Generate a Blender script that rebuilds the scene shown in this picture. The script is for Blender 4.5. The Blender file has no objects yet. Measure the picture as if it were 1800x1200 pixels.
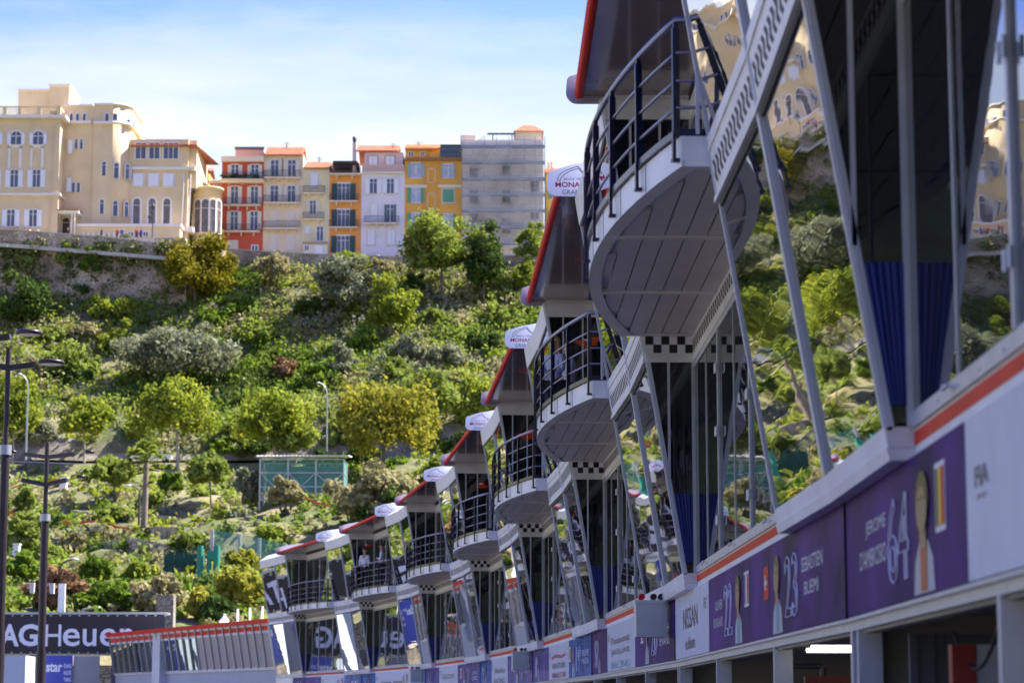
import bpy, math, random
import numpy as np
from mathutils import Matrix, Vector
R = math.radians
random.seed(7); rng = np.random.default_rng(11)
scene = bpy.context.scene
col = scene.collection

# ---------------- camera, sky, sun, exposure ----------------
EYE = 2.4; PITCH = 8.56; F = 4250.0
cam_d = bpy.data.cameras.new('camera'); cam = bpy.data.objects.new('camera', cam_d); col.objects.link(cam)
cam.location = (0, 0, EYE); cam.rotation_euler = (R(90 + PITCH), 0, 0)
cam_d.sensor_width = 36; cam_d.lens = 85; cam_d.clip_start = 0.1; cam_d.clip_end = 5000
cam_d.dof.use_dof = True; cam_d.dof.focus_distance = 40; cam_d.dof.aperture_fstop = 2.8
scene.camera = cam
SUN_EL, SUN_AZ = 50, 72          # azimuth clockwise from +Y (the view direction)
world = bpy.data.worlds.new('World'); scene.world = world; world.use_nodes = True
nt = world.node_tree; N = nt.nodes; Lk = nt.links
bg = N['Background']
sky = N.new('ShaderNodeTexSky'); sky.sky_type = 'NISHITA'; sky.sun_disc = False
sky.sun_elevation = R(SUN_EL); sky.sun_rotation = R(SUN_AZ); sky.air_density = 1.0; sky.dust_density = 0.6; sky.ozone_density = 1.2
tc = N.new('ShaderNodeTexCoord'); mp = N.new('ShaderNodeMapping'); mp.inputs['Scale'].default_value = (2.2, 2.2, 9.0)
mp.inputs['Rotation'].default_value = (R(6), R(9), 0)
nz = N.new('ShaderNodeTexNoise'); nz.inputs['Scale'].default_value = 2.6; nz.inputs['Detail'].default_value = 7; nz.inputs['Roughness'].default_value = .58
sep = N.new('ShaderNodeSeparateXYZ')
Lk.new(tc.outputs['Generated'], mp.inputs['Vector']); Lk.new(mp.outputs[0], nz.inputs['Vector']); Lk.new(tc.outputs['Generated'], sep.inputs[0])
rampn = N.new('ShaderNodeMapRange'); rampn.inputs[1].default_value = .35; rampn.inputs[2].default_value = .68
Lk.new(nz.outputs['Fac'], rampn.inputs[0])
elv = N.new('ShaderNodeMapRange'); elv.interpolation_type = 'SMOOTHSTEP'   # veil of thin cloud thins out overhead
elv.inputs[1].default_value = .218; elv.inputs[2].default_value = .288; elv.inputs[3].default_value = 1.0; elv.inputs[4].default_value = -.35
Lk.new(sep.outputs['Z'], elv.inputs[0])
m1 = N.new('ShaderNodeMath'); m1.operation = 'MULTIPLY_ADD'; m1.inputs[1].default_value = .60; m1.use_clamp = True
Lk.new(rampn.outputs[0], m1.inputs[0])
m2 = N.new('ShaderNodeMath'); m2.operation = 'MULTIPLY'; m2.inputs[1].default_value = .66
Lk.new(elv.outputs[0], m2.inputs[0]); Lk.new(m2.outputs[0], m1.inputs[2])
mxs = N.new('ShaderNodeMixRGB'); mxs.inputs[2].default_value = (1.36, 1.43, 1.52, 1)
Lk.new(m1.outputs[0], mxs.inputs[0]); hsv = N.new('ShaderNodeHueSaturation'); hsv.inputs['Hue'].default_value = .535; hsv.inputs['Saturation'].default_value = 1.38; hsv.inputs['Value'].default_value = .50; Lk.new(sky.outputs[0], hsv.inputs['Color']); Lk.new(hsv.outputs[0], mxs.inputs[1]); Lk.new(mxs.outputs[0], bg.inputs[0])
bg.inputs[1].default_value = 0.15
sd = bpy.data.lights.new('sun', 'SUN'); sun = bpy.data.objects.new('sun', sd); col.objects.link(sun)
sd.energy = 3.4; sd.angle = R(.53); sd.color = (1, .95, .86)
to_sun = Vector((math.sin(R(SUN_AZ)) * math.cos(R(SUN_EL)), math.cos(R(SUN_AZ)) * math.cos(R(SUN_EL)), math.sin(R(SUN_EL))))
sun.rotation_euler = to_sun.to_track_quat('Z', 'Y').to_euler()
vs = scene.view_settings; vs.view_transform = 'Standard'; vs.look = 'None'; vs.exposure = 2.3; vs.gamma = 1.0
scene.cycles.max_bounces = 8; scene.cycles.transparent_max_bounces = 12; scene.cycles.glossy_bounces = 4
scene.cycles.sample_clamp_indirect = 6; scene.cycles.caustics_reflective = False
scene.cycles.use_denoising = True

# ---------------- helpers ----------------
def hz(Y, py):                       # height above eye of the ray through photo row py at distance Y
    return Y * math.tan(R(PITCH) + math.atan((600 - py) / F))
def xx(px, Y, h):                    # sideways position of photo column px at distance Y, height h above eye
    return (px - 900) / F * (Y * math.cos(R(PITCH)) + h * math.sin(R(PITCH)))
def lin(c): return tuple(((v / 255) / 12.92 if v <= 10 else (((v / 255) + .055) / 1.055) ** 2.4) for v in c)

class MB:
    def __init__(s): s.v = []; s.f = []; s.m = []; s.M = Matrix.Identity(4); s.mi = 0; s.sm = []
    def add(s, vs_, fs, smooth=False):
        b = len(s.v); M = s.M
        s.v += [tuple(M @ Vector(v)) for v in vs_]
        for f in fs: s.f.append([b + i for i in f]); s.m.append(s.mi); s.sm.append(smooth)
    def box(s, x0, x1, y0, y1, z0, z1):
        s.add([(x0,y0,z0),(x1,y0,z0),(x1,y1,z0),(x0,y1,z0),(x0,y0,z1),(x1,y0,z1),(x1,y1,z1),(x0,y1,z1)],
              [(0,3,2,1),(4,5,6,7),(0,1,5,4),(1,2,6,5),(2,3,7,6),(3,0,4,7)])
    def hexa(s, p):   # 8 points: bottom 4, top 4
        s.add(p, [(0,3,2,1),(4,5,6,7),(0,1,5,4),(1,2,6,5),(2,3,7,6),(3,0,4,7)])
    def poly(s, pts): s.add(pts, [tuple(range(len(pts)))])
    def prism(s, pts, d):            # planar polygon extruded by vector d
        n = len(pts); d = Vector(d); q = [tuple(Vector(p) + d) for p in pts]
        s.add(list(pts) + q, [tuple(range(n))[::-1], tuple(range(n, 2*n))] + [(i, (i+1) % n, n + (i+1) % n, n + i) for i in range(n)])
    def bar(s, a, b, w, h, up=(0,0,1)):
        a = Vector(a); b = Vector(b); d = (b - a).normalized(); u = Vector(up)
        if abs(d.dot(u)) > .99: u = Vector((1,0,0))
        r = d.cross(u).normalized() * (w/2); u = r.cross(d).normalized() * (h/2)
        s.hexa([tuple(a+x) for x in (-r-u, r-u, r+u, -r+u)] + [tuple(b+x) for x in (-r-u, r-u, r+u, -r+u)])
    def tube(s, pts, r, n=8, r2=None, cap=True):
        pts = [Vector(p) for p in pts]; k = len(pts); vs_ = []; up = Vector((0,0,1))
        for i, p in enumerate(pts):
            d = (pts[min(i+1,k-1)] - pts[max(i-1,0)]).normalized()
            u = up if abs(d.dot(up)) < .95 else Vector((1,0,0))
            a = d.cross(u).normalized(); b = a.cross(d)
            rr = r if r2 is None else r + (r2 - r) * i / max(1, k-1)
            vs_ += [tuple(p + (a*math.cos(2*math.pi*j/n) + b*math.sin(2*math.pi*j/n)) * rr) for j in range(n)]
        fs = [(i*n+j, i*n+(j+1)%n, (i+1)*n+(j+1)%n, (i+1)*n+j) for i in range(k-1) for j in range(n)]
        s.add(vs_, fs, True)
        if cap: s.add(vs_[:n], [tuple(range(n))]); s.add(vs_[-n:], [tuple(range(n))[::-1]])
    def lathe(s, prof, n=16, c=(0,0,0), ax='z'):
        vs_ = []
        for (r, z) in prof:
            for j in range(n):
                a = 2*math.pi*j/n; vs_.append((c[0] + r*math.cos(a), c[1] + r*math.sin(a), c[2] + z))
        s.add(vs_, [(i*n+j, i*n+(j+1)%n, (i+1)*n+(j+1)%n, (i+1)*n+j) for i in range(len(prof)-1) for j in range(n)], True)
    def build(s, name, mats, parent=None, loc=(0,0,0), rz=0, label=None):
        me = bpy.data.meshes.new(name); me.from_pydata(s.v, [], s.f)
        if not isinstance(mats, (list, tuple)): mats = [mats]
        for m in mats: me.materials.append(m)
        if s.f:
            me.polygons.foreach_set('material_index', s.m); me.polygons.foreach_set('use_smooth', s.sm)
        me.update()
        return link(name, me, parent, loc, rz, label)
def link(name, data, parent=None, loc=(0,0,0), rz=0, label=None):
    o = bpy.data.objects.new(name, data); col.objects.link(o)
    o.location = loc; o.rotation_euler = (0, 0, rz)
    if parent: o.parent = parent
    if label: o['label'] = label
    return o
def tag(o, label=None, cat=None, group=None, kind=None):
    if label: o['label'] = label
    if cat: o['category'] = cat
    if group: o['group'] = group
    if kind: o['kind'] = kind
    return o
def empty(name, loc=(0,0,0), rz=0): return link(name, None, None, loc, rz)
def quads_mesh(name, P, mat_idx, mats):       # P (n,4,3) numpy
    n = len(P); me = bpy.data.meshes.new(name)
    me.vertices.add(n*4); me.vertices.foreach_set('co', P.reshape(-1).astype(np.float32))
    me.loops.add(n*4); me.loops.foreach_set('vertex_index', np.arange(n*4, dtype=np.int32))
    me.polygons.add(n); me.polygons.foreach_set('loop_start', np.arange(0, n*4, 4, dtype=np.int32))
    me.polygons.foreach_set('loop_total', np.full(n, 4, dtype=np.int32))
    for m in mats: me.materials.append(m)
    me.polygons.foreach_set('material_index', mat_idx.astype(np.int32)); me.update(calc_edges=True)
    return me

# ---------------- materials ----------------
MATS = {}
def mat(name, c, rough=.6, metal=0, noise=0, nscale=3, spec=.5, bump=0, bscale=20, emit=None, coat=0, alpha=None, c2=None, stretch=None):
    if name in MATS: return MATS[name]
    m = bpy.data.materials.new(name); m.use_nodes = True; t = m.node_tree; b = t.nodes['Principled BSDF']
    b.inputs['Base Color'].default_value = (*c, 1); b.inputs['Roughness'].default_value = rough; b.inputs['Metallic'].default_value = metal
    b.inputs['Specular IOR Level'].default_value = spec; b.inputs['Coat Weight'].default_value = coat
    if alpha is not None: b.inputs['Alpha'].default_value = alpha
    if emit: b.inputs['Emission Color'].default_value = (*emit[0], 1); b.inputs['Emission Strength'].default_value = emit[1]
    co = t.nodes.new('ShaderNodeTexCoord'); src = co.outputs['Object']
    if stretch:
        mpp = t.nodes.new('ShaderNodeMapping'); mpp.inputs['Scale'].default_value = stretch; t.links.new(src, mpp.inputs[0]); src = mpp.outputs[0]
    if noise or c2:
        n = t.nodes.new('ShaderNodeTexNoise'); n.inputs['Scale'].default_value = nscale; n.inputs['Detail'].default_value = 5; t.links.new(src, n.inputs['Vector'])
        mx = t.nodes.new('ShaderNodeMixRGB'); rp = t.nodes.new('ShaderNodeMapRange'); rp.inputs[1].default_value = .3; rp.inputs[2].default_value = .7
        t.links.new(n.outputs['Fac'], rp.inputs[0]); t.links.new(rp.outputs[0], mx.inputs[0])
        a = tuple(v*(1-noise) for v in c); bb = c2 if c2 else tuple(min(1, v*(1+noise)) for v in c)
        mx.inputs[1].default_value = (*a, 1); mx.inputs[2].default_value = (*bb, 1); t.links.new(mx.outputs[0], b.inputs['Base Color'])
    if bump:
        n2 = t.nodes.new('ShaderNodeTexNoise'); n2.inputs['Scale'].default_value = bscale; n2.inputs['Detail'].default_value = 4; t.links.new(src, n2.inputs['Vector'])
        bp = t.nodes.new('ShaderNodeBump'); bp.inputs['Strength'].default_value = bump; bp.inputs['Distance'].default_value = .05
        t.links.new(n2.outputs['Fac'], bp.inputs['Height']); t.links.new(bp.outputs[0], b.inputs['Normal'])
    MATS[name] = m; return m
def glassmat(name, tint, gloss=(.85,.86,.85), trans=0.0, wave=.5, wscale=(.9, .9, 3.5), dark=(.02,.022,.025), dist=.02):
    m = bpy.data.materials.new(name); m.use_nodes = True; t = m.node_tree; t.nodes.clear()
    out = t.nodes.new('ShaderNodeOutputMaterial'); g = t.nodes.new('ShaderNodeBsdfGlossy'); g.inputs['Color'].default_value = (*gloss, 1); g.inputs['Roughness'].default_value = .012
    d = t.nodes.new('ShaderNodeBsdfDiffuse'); d.inputs['Color'].default_value = (*dark, 1)
    tr = t.nodes.new('ShaderNodeBsdfTransparent'); tr.inputs['Color'].default_value = (.5,.52,.52,1)
    base = t.nodes.new('ShaderNodeMixShader'); base.inputs[0].default_value = trans; t.links.new(d.outputs[0], base.inputs[1]); t.links.new(tr.outputs[0], base.inputs[2])
    mx = t.nodes.new('ShaderNodeMixShader'); fr = t.nodes.new('ShaderNodeFresnel'); fr.inputs['IOR'].default_value = 1.5
    ma = t.nodes.new('ShaderNodeMapRange'); ma.inputs[1].default_value = 0; ma.inputs[2].default_value = 1; ma.inputs[3].default_value = tint; ma.inputs[4].default_value = 1
    t.links.new(fr.outputs[0], ma.inputs[0]); t.links.new(ma.outputs[0], mx.inputs[0]); t.links.new(base.outputs[0], mx.inputs[1]); t.links.new(g.outputs[0], mx.inputs[2])
    if wave:
        co = t.nodes.new('ShaderNodeTexCoord'); mpp = t.nodes.new('ShaderNodeMapping'); mpp.inputs['Scale'].default_value = wscale
        t.links.new(co.outputs['Object'], mpp.inputs[0]); n = t.nodes.new('ShaderNodeTexNoise'); n.inputs['Scale'].default_value = 1; n.inputs['Detail'].default_value = 1.5
        t.links.new(mpp.outputs[0], n.inputs['Vector']); bp = t.nodes.new('ShaderNodeBump'); bp.inputs['Strength'].default_value = wave; bp.inputs['Distance'].default_value = dist
        t.links.new(n.outputs['Fac'], bp.inputs['Height']); t.links.new(bp.outputs[0], g.inputs['Normal'])
    t.links.new(mx.outputs[0], out.inputs[0]); MATS[name] = m; return m
def leafmat(name, c1, c2, tr=.35, sc=.35):
    m = bpy.data.materials.new(name); m.use_nodes = True; t = m.node_tree; t.nodes.clear()
    out = t.nodes.new('ShaderNodeOutputMaterial'); d = t.nodes.new('ShaderNodeBsdfDiffuse'); l = t.nodes.new('ShaderNodeBsdfTranslucent'); mx = t.nodes.new('ShaderNodeMixShader'); mx.inputs[0].default_value = tr
    co = t.nodes.new('ShaderNodeNewGeometry'); n = t.nodes.new('ShaderNodeTexNoise'); n.inputs['Scale'].default_value = sc; n.inputs['Detail'].default_value = 6; n.inputs['Roughness'].default_value = .7
    t.links.new(co.outputs['Position'], n.inputs['Vector']); rp = t.nodes.new('ShaderNodeMapRange'); rp.inputs[1].default_value = .32; rp.inputs[2].default_value = .68
    t.links.new(n.outputs['Fac'], rp.inputs[0]); c = t.nodes.new('ShaderNodeMixRGB'); c.inputs[1].default_value = (*c1,1); c.inputs[2].default_value = (*c2,1)
    t.links.new(rp.outputs[0], c.inputs[0]); t.links.new(c.outputs[0], d.inputs[0]); 
    hs = t.nodes.new('ShaderNodeHueSaturation'); hs.inputs['Hue'].default_value = .485; hs.inputs['Saturation'].default_value = 1.1; hs.inputs['Value'].default_value = 1.25
    t.links.new(c.outputs[0], hs.inputs['Color']); t.links.new(hs.outputs[0], l.inputs[0])
    t.links.new(d.outputs[0], mx.inputs[1]); t.links.new(l.outputs[0], mx.inputs[2]); t.links.new(mx.outputs[0], out.inputs[0]); MATS[name] = m; return m

M_WHITE = mat('white_panel', (.80,.80,.79), .4, noise=.09, nscale=2.2, bump=.02, bscale=6)
M_PLATE = mat('white_sign_plate', (.85,.85,.88), .3)
M_ALU = mat('brushed_aluminium', (.60,.61,.65), .35, .3, noise=.08, nscale=4)
M_ALUD = mat('dark_gasket', (.015,.015,.02), .6)
M_GREYF = mat('grey_frame_paint', (.62,.63,.67), .35, .1, noise=.06, nscale=2)
M_SOFF = mat('soffit_plank', (.72,.66,.63), .42, .1, noise=.10, nscale=.9, bump=.03, bscale=5)
M_SOFB = mat('soffit_beam', (.78,.76,.74), .5, noise=.05)
M_CANS = mat('canopy_soffit', (.25,.195,.18), .16, .1, noise=.18, nscale=.8, bump=.03, bscale=1.2, coat=.4)
M_RED = mat('red_paint', (.70,.022,.012), .5, spec=.15, noise=.08, nscale=2)
M_REDS = mat('red_stripe_paint', (.70,.045,.018), .5, spec=.12, noise=.1, nscale=3)
M_NAVY = mat('navy_rail_paint', (.012,.014,.045), .3, .3, noise=.2, nscale=6)
M_RAILT = mat('steel_handrail', (.18,.18,.25), .28, .8)
M_BLACK = mat('black_square', (.006,.006,.009), .4)
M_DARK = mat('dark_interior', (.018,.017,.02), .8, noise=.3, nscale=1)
M_DGREY = mat('dark_grey_panel', (.07,.07,.085), .5, noise=.15, nscale=1.4)
M_CURT = mat('blue_curtain', (.004,.014,.16), .55, noise=.35, nscale=2.2, bump=.6, bscale=2.0, stretch=(3,3,.5))
M_GL = glassmat('mirror_glass', .72, (.93,.92,.88), 0, .15, (.35, .35, 4.2), dist=.012)
M_GLW = glassmat('door_glass', .35, (.75,.78,.80), 0, .12, dist=.01)
M_GLC = glassmat('side_glass', .05, (.7,.73,.78), .55, .05, dist=.01)
M_GLH = glassmat('house_glass', .06, (.5,.6,.8), 0, 0, dark=(.035,.04,.10))
M_SIGNP = mat('purple_board', (.020,.004,.095), .3, noise=.45, nscale=.8, spec=.02, c2=(.13,.03,.27), bump=.04, bscale=1.5)
M_SIGNB = mat('blue_board', (.025,.08,.36), .16, noise=.4, nscale=1.2, spec=.02, c2=(.08,.20,.55), bump=.04, bscale=1.5)
M_SIGNV = mat('violet_board', (.10,.05,.26), .16, noise=.4, nscale=1.1, spec=.02, c2=(.22,.14,.42), bump=.04, bscale=1.5)
M_SIGNW = mat('white_board', (.76,.78,.84), .25, noise=.05, spec=.08)
M_INK = mat('black_ink', (.02,.02,.03), .3)
M_INKB = mat('teal_ink', (.12,.38,.5), .3)
M_INKW = mat('white_ink', (.8,.8,.86), .3)
M_CRIM = mat('crimson_ink', (.35,.01,.08), .4)
M_GINK = mat('grey_ink', (.12,.12,.15), .4)
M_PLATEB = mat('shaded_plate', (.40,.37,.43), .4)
M_SKIN = mat('skin', (.50,.28,.19), .5)
M_HAIRD = mat('dark_hair', (.03,.018,.012), .6)
M_HAIRB = mat('blonde_hair', (.45,.27,.09), .6, noise=.3, nscale=20)
M_GREYB = mat('grey_box_paint', (.62,.63,.58), .45, noise=.06)
M_TUBE = mat('lit_tube', (1,1,1), .5, emit=((1,.96,.9), 1.2))
M_ORNG = mat('orange_print', (.65,.10,.015), .4, noise=.3, nscale=4)
M_ASPH = mat('asphalt', (.10,.098,.095), .9, noise=.25, nscale=4, bump=.3, bscale=60)
M_POLE = mat('brown_pole_paint', (.045,.035,.04), .35, .4, noise=.15)
M_GALV = mat('galvanised_steel', (.42,.45,.47), .4, .7)
M_CONC = mat('concrete', (.34,.32,.30), .85, noise=.2, nscale=1.5, bump=.2, bscale=12)

# text as flat meshes
_tc = {}
def text_geo(s, bold=0, outline=0):
    k = (s, bold, outline)
    if k in _tc: return _tc[k]
    cu = bpy.data.curves.new('t', 'FONT'); cu.body = s; cu.size = 1; cu.offset = bold; cu.resolution_u = 3
    if outline: cu.fill_mode = 'NONE'; cu.bevel_depth = outline; cu.bevel_resolution = 0
    o = bpy.data.objects.new('t', cu); col.objects.link(o); dg = bpy.context.evaluated_depsgraph_get()
    me = bpy.data.meshes.new_from_object(o.evaluated_get(dg))
    v = np.array([tuple(x.co) for x in me.vertices]) if len(me.vertices) else np.zeros((0,3)); f = [tuple(p.vertices) for p in me.polygons]
    bpy.data.objects.remove(o); bpy.data.curves.remove(cu); bpy.data.meshes.remove(me)
    mn = v.min(0); mx = v.max(0); v = (v - mn); _tc[k] = (v, f, mx - mn); return _tc[k]
def put_text(mb, s, x0, y0, w, h, org, ax, ay, bold=0, outline=0, off=0.0):
    """fit the text into w x h at (x0,y0) on the plane org + x*ax + y*ay"""
    v, f, sz = text_geo(s, bold, outline); org = Vector(org); ax = Vector(ax); ay = Vector(ay); nn = ax.cross(ay)
    kx = w / sz[0]; ky = h / sz[1]
    mb.add([tuple(org + ax*(x0 + p[0]*kx) + ay*(y0 + p[1]*ky) + nn*(off + (p[2]*min(kx,ky) if outline else 0))) for p in v], f)
# ---------------- ground and sea of asphalt ----------------
g = MB(); g.box(-1500, 1500, -1500, 1500, -1.0, 0.0)
tag(g.build('ground', mat('ground_earth', (.23,.205,.165), .95, noise=.3, nscale=.05)), 'flat ground around the pit lane', kind='structure')
g = MB(); g.poly([(-26,-40,.004),(12,-40,.004),(12,30,.004),(4,100,.004),(-14,150,.004),(-40,175,.004),(-60,160,.004),(-30,90,.004)])
tag(g.build('pit_lane_road', M_ASPH), 'asphalt pit lane beside the garages', kind='structure')

# ---------------- pit building ----------------
L = 15.2
ANG = {-1: .8, 0: -.55, 1: -2.2, 2: -3.8, 3: -5.8, 4: -8.6, 5: -12.6, 6: -16.5}     # heading of each bay
K = {0: Vector((2.30, 16.45))}
def dirv(i): a = R(-ANG[i]); return Vector((-math.sin(a), math.cos(a)))
K[-1] = K[0] - dirv(-1) * L
for i in range(0, 7): K[i+1] = K[i] + dirv(i) * L
S0, S1 = 3.05, 12.35
def Z(h): return h + EYE
def out(h): return .13 + .165 * (h - 1.5)
# local frame: x = -outward, y = along the facade away from camera, z up
pit = empty('pit_building', (K[0].x, K[0].y, 0))
tag(pit, 'long grey two storey pit building with leaning mirror windows and curved balconies over garages', 'building')
def inb(o, i):
    o.location = (K[i].x - K[0].x, K[i].y - K[0].y, 0); o.rotation_euler = (0, 0, R(-ANG[i])); return o
PROTO = {}
def bay_part(key, i, parent=None):
    """place a copy of a proto (object + its children) in bay i"""
    src, kids = PROTO[key]
    o = bpy.data.objects.new(src[0], src[1]); col.objects.link(o); o.parent = pit; inb(o, i)
    for (n, d) in kids:
        c = bpy.data.objects.new(n, d); col.objects.link(c); c.parent = o
    return o
def mesh_of(mb, name, mats):
    o = mb.build(name, mats); d = o.data; bpy.data.objects.remove(o); return d
def proto(key, name, mb, mats, kids=()):
    PROTO[key] = ((name, mesh_of(mb, name, mats)), [(n, mesh_of(m, n, mm)) for (n, m, mm) in kids])

# facade strips over the garage (white strip, sill) and stripe
w = MB()
w.box(.02, .30, 0, L, Z(1.375), Z(1.452)); w.box(.02, .30, 0, L, Z(1.53), Z(1.60))
w.box(.06, .30, 0, L, Z(.585), Z(1.375))
proto('fascia', 'fascia', w, M_WHITE)
w = MB(); w.box(.015, .29, 0.0, L, Z(1.452), Z(1.53)); proto('stripe', 'red_stripe', w, M_REDS)
# main shell behind: floors, back wall, roof
w = MB()
w.box(.3, 6.0, 0, L, Z(1.28), Z(1.55)); w.box(.12, 6.0, 0, L, Z(4.2), Z(4.55)); w.box(-.02, 6.0, 0, L, Z(7.3), Z(7.52))
w.box(6.0, 6.3, 0, L, 0, Z(7.52)); w.box(3.0, 3.2, 0, L, Z(1.55), Z(4.2)); w.box(3.0, 3.2, 0, L, Z(4.55), Z(7.3))
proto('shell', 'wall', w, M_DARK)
w = MB(); w.box(-.35, 6.4, 0, L, Z(7.52), Z(7.60)); proto('roof', 'roof', w, M_WHITE)

# recessed glazed wall, two storeys
def glazed(h0, h1, doors):
    fr = MB(); pn = MB()
    pn.box(.012, .03, S0, S1, Z(h0), Z(h1))
    fr.box(0, .12, S0, S1, Z(h0), Z(h0)+.09); fr.box(0, .12, S0, S1, Z(h1)-.07, Z(h1))
    ys = list(np.linspace(S0, S1, 7))
    for k, y in enumerate(ys):
        thick = k % 2 == 0; ww = .032 if thick else .015
        fr.box(-.013 if thick else .002, .011, y-ww, y+ww, Z(h0)+.09, Z(h1)-.07)
        if thick and 0 < k < 6:
            for hh in (h0+.35, h0+1.3, h1-.55):
                fr.tube([(-.03, y-.06, Z(hh)), (-.03, y-.06, Z(hh)+.10)], .013, 6); fr.tube([(-.03, y+.06, Z(hh)), (-.03, y+.06, Z(hh)+.10)], .013, 6)
        elif 0 < k < 6:
            fr.tube([(-.03, y+.10, Z(h0)+.06), (-.05, y+.16, Z(h0)+.04), (-.03, y+.24, Z(h0)+.07)], .012, 5)
    for y in np.arange(S0+.3, S1, .62): fr.box(-.006, 0.001, y-.02, y+.02, Z(h0)+.03, Z(h0)+.045)
    return fr, pn
fr, pn = glazed(1.55, 4.08, True); proto('gw0', 'glazed_doors', fr, M_ALU, [('pane', pn, M_GLW)])
fr, pn = glazed(4.66, 7.07, True); proto('gw1', 'glazed_doors', fr, M_ALU, [('pane', pn, M_GLW)])
# perforated band at floor level on the recessed wall
def chev(mb, P, u, v, n, length, hgt, wdt):
    """row of zig-zag slots; P origin, u along, v up, n outward unit vectors"""
    P = Vector(P); u = Vector(u); v = Vector(v); n = Vector(n); c = int(length / (wdt*2.0)); st = length / c
    for k in range(c):
        a = P + u * (k * st)
        for (b0, b1, s0, s1) in ((0, .34, 0, 1), (.34, .66, 1, 0), (.66, 1, 0, 1)):
            p0 = a + u*(s0*wdt*.7) + v*(hgt*b0) + n*.003; p1 = a + u*(s1*wdt*.7) + v*(hgt*b1) + n*.003
            mb.poly([tuple(p0), tuple(p0 + u*wdt), tuple(p1 + u*wdt), tuple(p1)])
w = MB(); w.box(-.01, .11, S0, S1, Z(4.08), Z(4.40)); sl = MB(); chev(sl, (-.01, S0, Z(4.19)), (0,1,0), (0,0,1), (-1,0,0), S1-S0, .16, .11)
proto('band', 'perforated_band', w, M_WHITE, [('slots', sl, M_ALUD)])
w = MB(); w.box(-.01, .11, S0, S1, Z(7.07), Z(7.30)); proto('head', 'door_header', w, M_WHITE)

# leaning window bays (half a prow each): near half y 0..S0, far half y S1..L
def lean(y0, y1, h0, h1, t0, t1, mb):     # a slab in the leaning plane from depth t0 to t1 (outward)
    mb.hexa([(-out(h0)-t1, y0, Z(h0)), (-out(h0)-t0, y0, Z(h0)), (-out(h0)-t0, y1, Z(h0)), (-out(h0)-t1, y1, Z(h0)),
             (-out(h1)-t1, y0, Z(h1)), (-out(h1)-t0, y0, Z(h1)), (-out(h1)-t0, y1, Z(h1)), (-out(h1)-t1, y1, Z(h1))])
def halfprow(y0, y1, kink):
    fr = MB(); lo = MB(); up = MB(); sl = MB(); e = .05
    lean(y0, y1, 1.54, 4.10, -.03, 0, lo); lean(y0, y1, 4.60, 6.95, -.03, 0, up)
    fr.mi = 0
    lean(y0, y1, 4.08, 4.62, -.05, .02, fr); lean(y0, y1, 4.08, 4.12, .02, .05, fr); lean(y0, y1, 4.50, 4.52, .02, .035, fr)
    lean(y0, y1, 6.93, 7.32, -.05, .03, fr)
    # sill box
    fr.hexa([(-.125, y0, Z(1.37)), (.02, y0, Z(1.37)), (.02, y1, Z(1.37)), (-.125, y1, Z(1.37)), (-.145, y0, Z(1.44)), (.02, y0, Z(1.44)), (.02, y1, Z(1.44)), (-.145, y1, Z(1.44))])
    fr.hexa([(-.135, y0, Z(1.443)), (.02, y0, Z(1.443)), (.02, y1, Z(1.443)), (-.135, y1, Z(1.443)), (-.155, y0, Z(1.56)), (.02, y0, Z(1.56)), (.02, y1, Z(1.56)), (-.155, y1, Z(1.56))])
    fr.mi = 1; fr.box(-.130, -.10, y0+.01, y1-.01, Z(1.438), Z(1.445)); lean(y0+.02, y1-.02, 4.045, 4.08, 0, .015, fr); lean(y0+.02, y1-.02, 6.90, 6.93, 0, .015, fr)
    fr.mi = 2
    for (a, b) in ((1.56, 4.08), (4.62, 6.93)):
        k0, k1 = (.034, .018) if y0 == 0 else (.018, .034); lean(y0, y0+.06, a, b, -.04, k0, fr); lean(y1-.06, y1, a, b, -.04, k1, fr)
    lean(y0+.02, y0+.045, 4.08, 4.62, .02, .035, fr); lean(y1-.045, y1-.02, 4.08, 4.62, .02, .035, fr)
    # roof edge above
    fr.mi = 0
    h = 7.32; o = out(h) + .03
    fr.hexa([(-o, y0, Z(h)), (.4, y0, Z(h)), (.4, y1, Z(h)), (-o, y1, Z(h)), (-o+.45, y0, Z(h)+.30), (.4, y0, Z(h)+.30), (.4, y1, Z(h)+.30), (-o+.45, y1, Z(h)+.30)])
    h0, h1 = 4.22, 4.40
    P = (-out(h0)-.02, y0+.09, Z(h0)); v = Vector((-(out(h1)-out(h0)), 0, h1-h0)); 
    chev(sl, P, (0,1,0), v.normalized(), (-1,0,.165), y1-y0-.18, v.length, .11)
    return fr, lo, up, sl
for key, a, b in (('pn', 0.0, S0), ('pf', S1, L)):
    fr, lo, up, sl = halfprow(a, b, 0)
    proto(key, 'leaning_window', fr, [M_WHITE, M_ALUD, M_GREYF], [('pane', lo, M_GL), ('pane', up, M_GL), ('slots', sl, M_ALUD)])

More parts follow.
